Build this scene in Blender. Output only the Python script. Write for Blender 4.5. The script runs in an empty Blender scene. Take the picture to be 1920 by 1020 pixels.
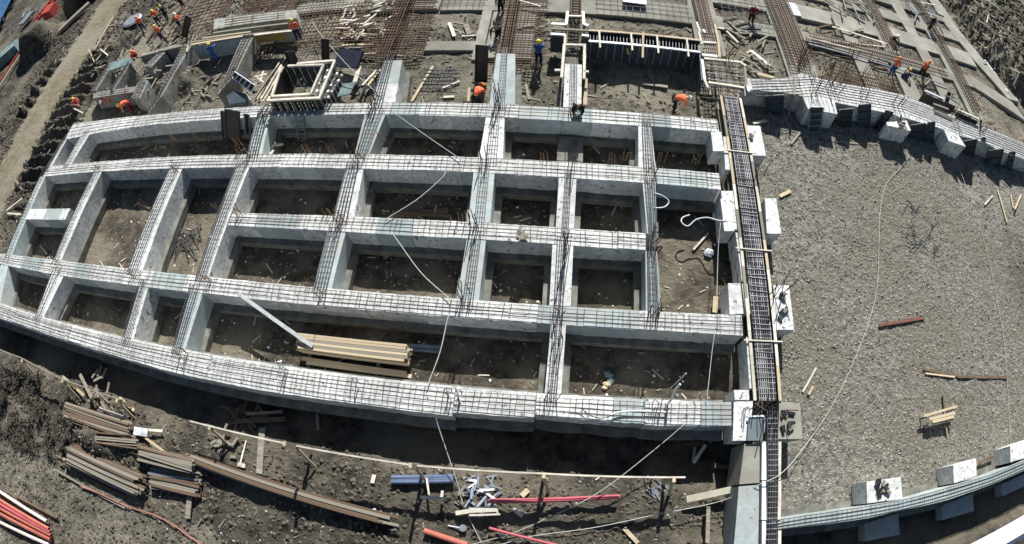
import bpy, math, random
import numpy as np
from mathutils import Vector, Matrix
RND = random.Random(7)
sc = bpy.context.scene
COL = sc.collection

# ------------------------------------------------------------------ camera
H_CAM = 19.0                      # metres above the beam tops (z = 0)
F_PX, PITCH, ROLL, YAW = 993.24, 0.44860487, -0.11147082, 0.20190115
cam = bpy.data.cameras.new('camera')
cam.type = 'PANO'
cam.panorama_type = 'FISHEYE_LENS_POLYNOMIAL'      # the real wide lens of the site camera
cam.sensor_width = 36; cam.sensor_fit = 'HORIZONTAL'; cam.sensor_height = 36 * 1020 / 1920
cam.fisheye_fov = math.radians(175)
cam.fisheye_polynomial_k0 = 0
cam.fisheye_polynomial_k1 = -(1920 / F_PX) / 36
cam.fisheye_polynomial_k2 = 0; cam.fisheye_polynomial_k3 = 0; cam.fisheye_polynomial_k4 = 0
cam.clip_start = 0.1; cam.clip_end = 1000
camo = bpy.data.objects.new('camera', cam); COL.objects.link(camo); sc.camera = camo
RM = Matrix.Rotation(YAW, 3, 'Z') @ Matrix.Rotation(PITCH, 3, 'X') @ Matrix.Rotation(ROLL, 3, 'Z')
camo.matrix_world = Matrix.Translation((0, 0, H_CAM)) @ RM.to_4x4()

# ------------------------------------------------------------------ light
SUN_EL, SUN_AZ = math.radians(39), math.radians(4)  # azimuth from +Y towards +X
w = bpy.data.worlds.new('World'); sc.world = w; w.use_nodes = True
nt = w.node_tree; bg = nt.nodes['Background']
sky = nt.nodes.new('ShaderNodeTexSky'); sky.sky_type = 'NISHITA'; sky.sun_disc = False
sky.sun_elevation = SUN_EL; sky.sun_rotation = SUN_AZ
nt.links.new(sky.outputs[0], bg.inputs[0]); bg.inputs[1].default_value = 0.05
sl = bpy.data.lights.new('sun', 'SUN'); sl.energy = 5.0; sl.angle = math.radians(0.5); sl.color = (1, .98, .94)
so = bpy.data.objects.new('sun', sl); COL.objects.link(so)
sdir = Vector((math.sin(SUN_AZ) * math.cos(SUN_EL), math.cos(SUN_AZ) * math.cos(SUN_EL), math.sin(SUN_EL)))
so.rotation_euler = sdir.to_track_quat('Z', 'Y').to_euler(); so.location = sdir * 60
sc.view_settings.view_transform = 'Standard'; sc.view_settings.look = 'None'
sc.view_settings.exposure = 0.6; sc.view_settings.gamma = 1
sc.view_settings.use_curve_mapping = False
sc.cycles.max_bounces = 4; sc.cycles.diffuse_bounces = 2; sc.cycles.glossy_bounces = 2
sc.cycles.use_denoising = True

# ------------------------------------------------------------------ survey: a photo position at height z -> place
def W(px, py, z=0.0):
    dx = (px - 960) / F_PX; dy = -(py - 510) / F_PX; r = math.hypot(dx, dy) + 1e-9
    d = RM @ Vector((math.sin(r) * dx / r, math.sin(r) * dy / r, -math.cos(r)))
    t = (z - H_CAM) / d.z
    return Vector((d.x * t, d.y * t, z))

# ------------------------------------------------------------------ materials
MATS = {}
def mat(name, c1, c2=None, scale=3.0, rough=0.85, bump=0.0, bscale=None, metal=0.0, spots=None, spot_scale=6.0,
        spot_lo=.62, c3=None, c3scale=.5, stretch=None, detail=8, bdist=.05):
    if name in MATS: return MATS[name]
    m = bpy.data.materials.new(name); m.use_nodes = True; MATS[name] = m
    n = m.node_tree.nodes; l = m.node_tree.links; b = n['Principled BSDF']
    b.inputs['Roughness'].default_value = rough; b.inputs['Metallic'].default_value = metal
    b.inputs['Specular IOR Level'].default_value = 0.25
    tc = n.new('ShaderNodeNewGeometry'); src = tc.outputs['Position']
    if stretch:
        tc2 = n.new('ShaderNodeTexCoord'); mp = n.new('ShaderNodeMapping'); mp.inputs['Scale'].default_value = stretch
        l.new(tc2.outputs['Object'], mp.inputs['Vector']); src = mp.outputs['Vector']
    def noise(s, det=detail, ro=.6):
        t = n.new('ShaderNodeTexNoise'); t.inputs['Scale'].default_value = s; t.inputs['Detail'].default_value = det
        t.inputs['Roughness'].default_value = ro; l.new(src, t.inputs['Vector']); return t.outputs['Fac']
    def ramp(f, a, bb):
        r = n.new('ShaderNodeMapRange'); r.inputs['From Min'].default_value = a; r.inputs['From Max'].default_value = bb
        l.new(f, r.inputs['Value']); return r.outputs['Result']
    def mix(f, a, bb):
        x = n.new('ShaderNodeMix'); x.data_type = 'RGBA'
        if hasattr(f, 'links'): l.new(f, x.inputs['Factor'])
        else: x.inputs['Factor'].default_value = f
        for k, v in ((6, a), (7, bb)):
            if isinstance(v, tuple): x.inputs[k].default_value = (*v, 1)
            else: l.new(v, x.inputs[k])
        return x.outputs[2]
    c2 = c2 or tuple(v * .75 for v in c1)
    col = mix(ramp(noise(scale), .35, .65), c1, c2)
    if c3: col = mix(ramp(noise(c3scale, 4), .45, .62), col, c3)
    if spots: col = mix(ramp(noise(spot_scale, 5, .7), spot_lo, spot_lo + .06), col, spots)
    oi = n.new('ShaderNodeObjectInfo'); hs = n.new('ShaderNodeHueSaturation')
    vr = n.new('ShaderNodeMapRange'); vr.inputs['To Min'].default_value = .82; vr.inputs['To Max'].default_value = 1.12
    l.new(oi.outputs['Random'], vr.inputs['Value']); l.new(vr.outputs['Result'], hs.inputs['Value'])
    l.new(col, hs.inputs['Color']); l.new(hs.outputs['Color'], b.inputs['Base Color'])
    if bump:
        bp = n.new('ShaderNodeBump'); bp.inputs['Strength'].default_value = bump; bp.inputs['Distance'].default_value = bdist
        l.new(noise(bscale or scale * 3, 8, .7), bp.inputs['Height']); l.new(bp.outputs['Normal'], b.inputs['Normal'])
    return m

CONC = mat('concrete', (.78, .79, .765), (.46, .47, .455), 3.5, .8, .7, 8, spots=(.13, .125, .12), spot_scale=4.0, spot_lo=.585, c3=(.52, .535, .51), c3scale=1.1)
CONC2 = mat('concrete_cool', (.46, .53, .53), (.32, .375, .375), 1.8, .8, .4, 9, spots=(.16, .16, .15), spot_scale=4, spot_lo=.62, c3=(.38, .40, .37), c3scale=.7)  # blue-grey concrete, cooler and darker than the plain one
CONCD = mat('concrete_dirty', (.36, .37, .34), (.24, .245, .22), 1.8, .9, .6, 6, spots=(.10, .095, .085), spot_scale=3, spot_lo=.58, c3=(.22, .20, .165), c3scale=.8)
FOOT = mat('footing_concrete', (.22, .22, .195), (.11, .105, .09), 1.8, .9, .4, 9)
BLIND = mat('blinding_concrete', (.34, .33, .285), (.25, .24, .20), 1.2, .9, .3, 9, spots=(.12, .115, .10), spot_scale=2.5, spot_lo=.64, c3=(.22, .21, .175), c3scale=.45)
CELL = mat('cell_earth', (.135, .115, .085), (.05, .043, .034), 2.6, .95, 1.0, 3.6, c3=(.235, .205, .15), c3scale=.35, spots=(.33, .30, .24), spot_scale=4.4, spot_lo=.64, bdist=.2)
DRY = mat('dry_earth', (.235, .215, .165), (.09, .08, .06), 1.7, .95, 1.0, 3.2, c3=(.29, .265, .20), c3scale=.25, spots=(.10, .085, .065), spot_scale=1.6, spot_lo=.58, bdist=.3)
SOIL = mat('soil', (.105, .093, .072), (.02, .018, .016), 2.2, .95, 1.0, 3.2, c3=(.175, .155, .115), c3scale=.22, spots=(.27, .25, .21), spot_scale=3.4, spot_lo=.64, bdist=.3)
GRAVEL = mat('gravel', (.35, .335, .285), (.13, .12, .10), 4.5, .95, 1.0, 4, c3=(.22, .20, .155), c3scale=.2, spots=(.52, .51, .47), spot_scale=5.5, spot_lo=.62, bdist=.3)
ROAD = mat('road_dirt', (.27, .235, .16), (.15, .13, .085), 1.6, .95, .9, 3, c3=(.28, .25, .19), c3scale=.15, bdist=.12)
STONE = mat('stone', (.42, .405, .36), (.25, .24, .21), 1.5, .9)
CLOD = mat('clod', (.15, .13, .105), (.08, .07, .055), 1.5, .95)
REBAR = mat('rebar', (.14, .09, .07), (.06, .045, .04), 2, .75)
REBARN = mat('rebar_north', (.17, .105, .07), (.09, .06, .045), 1, .8)
REBARG = mat('rebar_grey', (.10, .105, .12), (.05, .05, .06), 2, .6)
REBARL = mat('rebar_light', (.42, .42, .43), (.2, .19, .19), 2, .6)
WOODY = mat('wood_fresh', (.60, .50, .34), (.46, .37, .24), 2, .8, .3, 20, stretch=(.6, 8, 8))
WOODG = mat('wood_grey', (.34, .31, .25), (.17, .15, .12), 2, .85, .3, 20, stretch=(.6, 8, 8), spots=(.12, .1, .08), spot_scale=3)
WOODB = mat('wood_brown', (.19, .13, .085), (.09, .065, .045), 2, .85, .3, 20, stretch=(.6, 8, 8))
WOODW = mat('wood_white', (.70, .66, .56), (.48, .44, .36), 2, .8, .2, 20)
PLY = mat('film_plywood', (.035, .03, .032), (.02, .02, .022), 1.5, .45)
PLYB = mat('plywood_blue', (.06, .085, .10), (.035, .05, .06), 1.5, .5)
PLYY = mat('plywood_yellow', (.40, .29, .07), (.28, .20, .08), 1.2, .7)
STEELW = mat('steel_white', (.80, .82, .85), (.72, .74, .78), 2, .4)
STEELG = mat('steel_grey', (.30, .33, .36), (.20, .22, .25), 2, .45, metal=.3)
STEELD = mat('steel_dark', (.05, .06, .07), (.03, .035, .045), 2, .5)
RUST = mat('rusty_steel', (.20, .085, .055), (.12, .055, .04), 3, .8)
CABLE = mat('cable_grey', (.50, .50, .46), (.38, .38, .34), 3, .7)
CABLEW = mat('cable_white', (.85, .85, .85), (.75, .75, .75), 3, .5)
HOSER = mat('hose_red', (.50, .20, .16), (.38, .14, .11), 3, .5)
PIPEO = mat('pipe_orange', (.50, .16, .11), (.36, .11, .08), 1, .4)
PIPEP = mat('pipe_pink', (.55, .13, .16), (.42, .09, .11), 1, .4)
PIPEB = mat('pipe_blue', (.13, .17, .26), (.07, .10, .17), 1, .4)
TARP = mat('tarp_dark', (.03, .04, .06), (.02, .025, .04), 3, .5, .8, 4)
TARPG = mat('tarp_grey', (.20, .27, .27), (.10, .15, .15), 1.5, .8, .8, 3)
SACK = mat('sack', (.72, .74, .78), (.35, .38, .42), 4, .7, .6, 5)
PAPER = mat('white_sheet', (.82, .84, .84), (.7, .72, .72), 1, .6)
VEST = mat('vest_orange', (.85, .19, .08), (.7, .13, .06), 6, .8)
VESTP = mat('vest_pink', (.85, .16, .16), (.75, .13, .13), 6, .8)
BLUE = mat('cloth_blue', (.035, .10, .32), (.025, .07, .22), 6, .85)
NAVY = mat('cloth_navy', (.03, .035, .09), (.02, .025, .06), 6, .9)
BLACK = mat('cloth_black', (.018, .018, .02), (.012, .012, .014), 6, .9)
DRED = mat('cloth_dark_red', (.25, .025, .03), (.18, .02, .025), 6, .9)
SKIN = mat('skin', (.50, .30, .21), (.45, .26, .18), 8, .6)
HATO = mat('helmet_orange', (.95, .30, .05), (.9, .28, .05), 8, .35)
HATY = mat('helmet_yellow', (.90, .72, .10), (.88, .68, .08), 8, .35)
HATW = mat('helmet_white', (.85, .85, .82), (.82, .82, .8), 8, .35)
GREEN = mat('grass_verge', (.12, .12, .07), (.06, .06, .042), 1.5, .95, .6, 3, c3=(.20, .20, .13), c3scale=.2)
ROOTS = mat('roots', (.16, .14, .11), (.04, .036, .03), 3, .95)
REDPAINT = mat('red_paint', (.45, .07, .05), (.30, .05, .04), 1, .6)
BLUEPAINT = mat('blue_paint', (.06, .20, .42), (.04, .12, .28), 1, .6)

# ------------------------------------------------------------------ mesh builder
class MB:
    def __init__(s): s.v = []; s.f = []
    def prism(s, pts, z0, z1):
        """pts: xy outline, z0 bottom, z1 top"""
        a = sum(pts[i][0] * pts[(i + 1) % len(pts)][1] - pts[(i + 1) % len(pts)][0] * pts[i][1] for i in range(len(pts)))
        if a < 0: pts = pts[::-1]
        n = len(pts); b = len(s.v)
        s.v += [(p[0], p[1], z0) for p in pts] + [(p[0], p[1], z1) for p in pts]
        s.f.append(tuple(b + n + i for i in range(n))); s.f.append(tuple(b + n - 1 - i for i in range(n)))
        for i in range(n): j = (i + 1) % n; s.f.append((b + i, b + j, b + n + j, b + n + i))
        return s
    def bar(s, p, q, wd, ht, up=(0, 0, 1)):
        p = Vector(p); q = Vector(q); d = (q - p)
        if d.length < 1e-6: return s
        d.normalize(); u = Vector(up)
        if abs(d.dot(u)) > .97: u = Vector((0, 1, 0))
        x = d.cross(u).normalized() * (wd / 2); y = x.cross(d).normalized() * (ht / 2)
        b = len(s.v)
        for e in (p, q):
            for sx, sy in ((-1, -1), (1, -1), (1, 1), (-1, 1)): s.v.append(tuple(e + x * sx + y * sy))
        s.f += [(b, b + 1, b + 2, b + 3), (b + 7, b + 6, b + 5, b + 4)] + [(b + i, b + 4 + i, b + 4 + (i + 1) % 4, b + (i + 1) % 4) for i in range(4)]
        return s
    def tube(s, pts, r, n=6, r2=None):
        pts = [Vector(p) for p in pts]; b = len(s.v); m = len(pts)
        for i, p in enumerate(pts):
            d = (pts[min(i + 1, m - 1)] - pts[max(i - 1, 0)]).normalized(); u = Vector((0, 0, 1))
            if abs(d.dot(u)) > .95: u = Vector((1, 0, 0))
            x = d.cross(u).normalized(); y = x.cross(d)
            rr = r if r2 is None else r + (r2 - r) * i / (m - 1)
            for k in range(n):
                a = 2 * math.pi * k / n; s.v.append(tuple(p + x * math.cos(a) * rr + y * math.sin(a) * rr))
        for i in range(m - 1):
            for k in range(n): s.f.append((b + i * n + k, b + i * n + (k + 1) % n, b + (i + 1) * n + (k + 1) % n, b + (i + 1) * n + k))
        s.f.append(tuple(b + n - 1 - k for k in range(n))); s.f.append(tuple(b + (m - 1) * n + k for k in range(n)))
        return s
    def pipe(s, p, q, r, t, n=12):
        """hollow pipe"""
        p = Vector(p); q = Vector(q); d = (q - p).normalized(); u = Vector((0, 0, 1))
        x = d.cross(u).normalized(); y = x.cross(d); b = len(s.v)
        for e, rr in ((p, r), (q, r), (q, r - t), (p, r - t)):
            for k in range(n): a = 2 * math.pi * k / n; s.v.append(tuple(e + x * math.cos(a) * rr + y * math.sin(a) * rr))
        for i in range(4):
            for k in range(n): j = (i + 1) % 4; s.f.append((b + i * n + (k + 1) % n, b + i * n + k, b + j * n + k, b + j * n + (k + 1) % n))
        return s
    def rock(s, c, r, rnd, flat=.7):
        b = len(s.v); c = Vector(c)
        a0 = rnd.random() * 6.28
        for k in range(4):
            a = a0 + k * math.pi / 2 + rnd.uniform(-.3, .3); rr = r * rnd.uniform(.7, 1.2)
            s.v.append((c.x + math.cos(a) * rr, c.y + math.sin(a) * rr, c.z + rnd.uniform(-.2, .2) * r))
        s.v.append((c.x + rnd.uniform(-.3, .3) * r, c.y + rnd.uniform(-.3, .3) * r, c.z + r * flat))
        s.v.append((c.x, c.y, c.z - r * flat))
        for k in range(4): s.f.append((b + k, b + (k + 1) % 4, b + 4)); s.f.append((b + (k + 1) % 4, b + k, b + 5))
        return s
    def mesh(s, name, material, origin=(0, 0, 0), smooth=False):
        me = bpy.data.meshes.new(name); o = origin
        me.from_pydata([(x - o[0], y - o[1], z - o[2]) for x, y, z in s.v], [], s.f)
        me.materials.append(material)
        if smooth: me.polygons.foreach_set('use_smooth', [True] * len(me.polygons))
        return me
    def build(s, name, material, parent=None, smooth=False):
        """built in place; the object's origin goes to the parent or the mesh's own base centre"""
        if parent is not None:
            g = parent; org = Vector((0, 0, 0))
            while g is not None: org += g.location; g = g.parent
        else:
            xs = [v[0] for v in s.v]; ys = [v[1] for v in s.v]; zs = [v[2] for v in s.v]
            org = Vector(((min(xs) + max(xs)) / 2, (min(ys) + max(ys)) / 2, min(zs)))
        o = bpy.data.objects.new(name, s.mesh(name, material, org, smooth)); COL.objects.link(o)
        if parent is not None: o.parent = parent
        else: o.location = org
        return o

def tag(o, label=None, cat=None, group=None, kind=None):
    if label: o['label'] = label
    if cat: o['category'] = cat
    if group: o['group'] = group
    if kind: o['kind'] = kind
    elif cat: o['kind'] = 'thing'
    return o
def thing(name, loc, label, cat, group=None):
    o = bpy.data.objects.new(name, None); COL.objects.link(o); o.location = loc; o.empty_display_size = .2
    return tag(o, label, cat, group)
def inst(name, me, parent, loc, rz=0.0, scale=(1, 1, 1), eul=None):
    """a part that shares mesh data; loc in world coordinates, parent unrotated"""
    o = bpy.data.objects.new(name, me); COL.objects.link(o)
    if parent is not None:
        g = parent; org = Vector((0, 0, 0))
        while g is not None: org += g.location; g = g.parent
        o.parent = parent; o.location = Vector(loc) - org
    else: o.location = loc
    o.rotation_euler = eul or (0, 0, rz); o.scale = scale
    return o
UNIT = {}
def unitbar(m):
    """a 1 m long square bar along x, 1 m wide and high in section, scaled per instance"""
    if m.name not in UNIT:
        b = MB(); b.bar((0, 0, 0), (1, 0, 0), 1, 1); UNIT[m.name] = b.mesh('bar_' + m.name, m)
    return UNIT[m.name]
def barobj(name, p, q, wd, ht, m, parent):
    p = Vector(p); q = Vector(q); d = q - p
    e = d.to_track_quat('X', 'Z').to_euler()
    return inst(name, unitbar(m), parent, p, eul=e, scale=(d.length, wd, ht))

# ------------------------------------------------------------------ noise for terrain
LAT = {}
def vnoise(x, y, s, seed):
    if seed not in LAT: LAT[seed] = np.random.RandomState(seed).rand(256, 256)
    L = LAT[seed]
    u = np.asarray(x) * s + 1000; v = np.asarray(y) * s + 1000
    i = np.floor(u).astype(int); j = np.floor(v).astype(int); fu = u - i; fv = v - j
    fu = fu * fu * (3 - 2 * fu); fv = fv * fv * (3 - 2 * fv)
    g = lambda a, b: L[a % 256, b % 256]
    return (g(i, j) * (1 - fu) * (1 - fv) + g(i + 1, j) * fu * (1 - fv) + g(i, j + 1) * (1 - fu) * fv + g(i + 1, j + 1) * fu * fv) * 2 - 1
def fbm(x, y, s, seed, n=4):
    return sum(vnoise(x, y, s * 2 ** k, seed + k) / 2 ** k for k in range(n))

# ------------------------------------------------------------------ survey of the beam grid (edges of the tops)
def fit(pts, axis, deg=2, z=0):
    P = [W(*p, z) for p in pts]
    a = [p[1 - axis] for p in P]; b = [p[axis] for p in P]
    c = np.polyfit(a, b, min(deg, len(pts) - 1))
    return lambda t: float(np.polyval(c, t)) if np.isscalar(t) else np.polyval(c, t)
def piece(pts, axis, z=0):
    P = sorted([(W(*p, z)[1 - axis], W(*p, z)[axis]) for p in pts])
    a = [p[0] for p in P]; b = [p[1] for p in P]
    return lambda t: float(np.interp(t, a, b)) if np.isscalar(t) else np.interp(t, a, b)
H1F = fit([(166, 253), (204, 245), (418, 224), (602, 214), (745, 215), (960, 222), (1197, 234), (1335, 247)], 1, 3)
H1B = fit([(153, 229), (214, 224), (418, 204), (605, 193), (720, 190), (921, 195), (960, 199), (1093, 204), (1210, 211), (1342, 224)], 1, 3)
H2F = fit([(84, 330), (189, 322), (319, 315), (449, 312), (480, 315), (648, 316), (888, 324), (960, 327), (1049, 331), (1205, 343), (1342, 355)], 1, 3)
H2B = fit([(94, 311), (178, 306), (224, 301), (331, 293), (464, 287), (544, 288), (658, 289), (720, 290), (855, 293), (898, 298), (959, 299), (1044, 302), (1093, 306), (1197, 312), (1353, 325)], 1, 3)
H3F = fit([(431, 423), (480, 426), (615, 432), (735, 440), (875, 449), (1036, 456), (1075, 460), (1207, 470)], 1, 2)
H3B = fit([(428, 399), (480, 400), (625, 404), (727, 409), (878, 415), (959, 422), (1042, 426), (1077, 430), (1212, 437)], 1, 2)
H4F = fit([(17, 497), (115, 520), (257, 538), (357, 544), (382, 549), (480, 562), (641, 575), (837, 595), (959, 601), (1031, 608), (1062, 612), (1263, 621), (1393, 630)], 1, 3)
H4B = fit([(22, 478), (43, 480), (115, 490), (242, 503), (283, 508), (371, 516), (479, 528), (587, 540), (674, 546), (857, 561), (959, 567), (1052, 574), (1206, 582), (1368, 591)], 1, 3)
H5B = fit([(9, 571), (69, 590), (82, 595), (176, 616), (257, 640), (326, 653), (382, 663), (480, 677), (564, 689), (666, 698), (801, 719), (959, 735), (1042, 741), (1243, 751), (1378, 752)], 1, 3)
H5F = piece([(-60, 575), (0, 596), (153, 647), (316, 696), (479, 730), (670, 757), (850, 779)], 1)
XR = fit([(1353, 181), (1367, 260), (1380, 347), (1393, 500), (1407, 570), (1412, 650), (1418, 744)], 0, 2)      # inner face of the formwork wall
X = lambda px, py: W(px, py).x

def hbeam(root, F, B, x0, x1, seclen=1.9, rebar=True, depth=1.05, inset=(.10, .08), lm=REBAR, z=0, longs=(.03, .36, .62, .9), z0=None):
    """a beam running left-right between the lines F (near) and B (far); sections, footing, cage"""
    x = x0; k = 0
    while x < x1 - .05:
        xe = min(x1, x + seclen * RND.uniform(.7, 1.35))
        if x1 - xe < .6: xe = x1
        k += 1; n = 8
        xs = [x + (xe - .010 - x) * i / n for i in range(n + 1)]
        mb = MB(); of = RND.choice((0, 0, .012, .02))
        mb.prism([(a, F(a) - of + RND.uniform(-.018, .018)) for a in xs] + [(a, B(a) + RND.uniform(-.012, .012)) for a in xs[::-1]], z - depth, z + RND.uniform(-.012, .012))
        mb.build('beam_section', RND.choice((CONC, CONC, CONC, CONC2)) if RND.random() < .75 else CONC, root)
        x = xe
    n = max(4, int((x1 - x0) / 2)); xs = [x0 + (x1 - x0) * i / n for i in range(n + 1)]
    mb = MB(); mb.prism([(a, F(a) - .34 - .04 * math.sin(a * 3)) for a in xs] + [(a, B(a) + .30) for a in xs[::-1]], z - depth - .42, z - depth + .004)
    mb.build('footing', FOOT, root)
    if not rebar: return
    ia, ib = inset
    n = max(2, int((x1 - x0) / .26)); st = unitbar(lm)
    for i in range(n):
        a = x0 + (x1 - x0) * (i + .5) / n + RND.uniform(-.06, .06)
        if RND.random() < .18: continue
        yf = F(a) + ia; yb = B(a) - ib; h = .10 + RND.uniform(-.015, .03)
        inst('stirrup', STIR(lm), root, (a, yf, z), rz=RND.uniform(-.09, .09), scale=(RND.uniform(.7, 1.5), yb - yf, h))
    for fr in longs:
        m = max(1, int((x1 - x0) / 9)); 
        for j in range(m):
            a = x0 + (x1 - x0) * j / m; b = x0 + (x1 - x0) * (j + 1) / m
            am = (a + b) / 2; Y = lambda t: F(t) + ia + (B(t) - ib - F(t) - ia) * fr
            w1, w2 = RND.uniform(-.04, .04), RND.uniform(-.04, .04)
            barobj('rebar', (a, Y(a) + w1, z + .105), (am, Y(am) + w2, z + .10), .018, .018, lm, root)
            barobj('rebar', (am, Y(am) + w2, z + .10), (b, Y(b) - w1, z + .105), .018, .018, lm, root)
_st = {}
def STIR(m):
    """hairpin stirrup spanning 1 m along y and 1 m high, scaled per instance"""
    if m.name not in _st:
        b = MB(); t = .013
        b.bar((0, 0, 1), (0, 1, 1), t, t * 8); b.bar((0, .01, 0), (0, .01, 1), t, t); b.bar((0, .99, 0), (0, .99, 1), t, t)
        _st[m.name] = b.mesh('stirrup_' + m.name, m)
    return _st[m.name]

def vbeam(root, l, r, ytop, ybot, cage=(.28, .72), seclen=1.9, depth=1.05, lm=REBARG, zc=.10, z=0, footing=True, spacing=.24, nlong=5):
    """a beam running away from the camera: l, r = two photo points on the left and right top edge; ytop, ybot = functions y(x) it butts"""
    L0, L1, R0, R1 = W(*l[0], z), W(*l[1], z), W(*r[0], z), W(*r[1], z)
    fx = lambda A, B: (lambda y: A.x + (B.x - A.x) * (y - A.y) / (B.y - A.y))
    XL, XRr = fx(L0, L1), fx(R0, R1)
    def clip(f, X_, y):
        for _ in range(6): y = f(X_(y))
        return y
    if callable(ytop): tl, tr = clip(ytop, XL, L0.y) - .006, clip(ytop, XRr, R0.y) - .006
    else: tl = tr = ytop
    if callable(ybot): bl, br = clip(ybot, XL, L1.y) + .006, clip(ybot, XRr, R1.y) + .006
    else: bl = br = ybot
    ln = (tl + tr) / 2 - (bl + br) / 2; n = max(1, round(ln / seclen))
    cuts = [0] + [(i + RND.uniform(-.2, .2)) / n for i in range(1, n)] + [1]
    for a, b in zip(cuts, cuts[1:]):
        ya, yb = bl + (tl - bl) * a + .005, bl + (tl - bl) * b - .005
        yc, yd = br + (tr - br) * a + .005, br + (tr - br) * b - .005
        mb = MB(); mb.prism([(XL(ya), ya), (XRr(yc), yc), (XRr(yd), yd), (XL(yb), yb)], z - depth, z + RND.uniform(-.012, .008))
        mb.build('beam_section', RND.choice((CONC, CONC, CONC2)), root)
    if footing:
        mb = MB(); mb.prism([(XL(bl) - .3, bl), (XRr(br) + .3, br), (XRr(tr) + .3, tr), (XL(tl) - .3, tl)], z - depth - .42, z - depth)
        mb.build('footing', FOOT, root)
    if cage:
        y0 = max(bl, br); y1 = min(tl, tr)
        P = lambda y, f: XL(y) + (XRr(y) - XL(y)) * f
        n = int((y1 - y0) / spacing)
        for i in range(n):
            y = y0 + (y1 - y0) * (i + .5) / n; xa = P(y, cage[0]); xb = P(y, cage[1])
            inst('stirrup', STIR(lm), root, (xb, y, z), rz=math.pi / 2, scale=(1, xb - xa, zc + RND.uniform(-.01, .02)))
        for k in range(nlong):
            f = cage[0] + (cage[1] - cage[0]) * k / (nlong - 1)
            e0, e1 = y0 - .35, y1 + .35
            barobj('rebar', (P(e0, f) + RND.uniform(-.02, .02), e0, z + zc + .02), (P(e1, f) + RND.uniform(-.02, .02), e1, z + zc + .02 + RND.uniform(0, .03)), .03, .03, lm, root)
    return XL, XRr
def starters(root, px, py, n=4, h=1.0, spread=.3, lm=REBAR, z=0, lean=.12):
    c = W(px, py, z)
    for i in range(n):
        p = c + Vector((RND.uniform(-spread, spread), RND.uniform(-spread, spread) * .7, -.0)); hh = h * RND.uniform(.75, 1.15)
        q = p + Vector((RND.uniform(-lean, lean) * hh, RND.uniform(-lean, lean) * hh, hh))
        barobj('starter_bar', p, q, .028, .028, lm, root)

# ================================================================== TERRAIN
XI = fit([(120, 262), (79, 331), (38, 413), (11, 479)], 0, 1)      # outer face of the left edge beam
def road_x(y): return np.interp(y, [-20, 12, 16, 20, 25.5, 32, 37, 60], [-42, -41.7, -41.7, -42.1, -42.3, -42.5, -43.6, -50])
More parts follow.
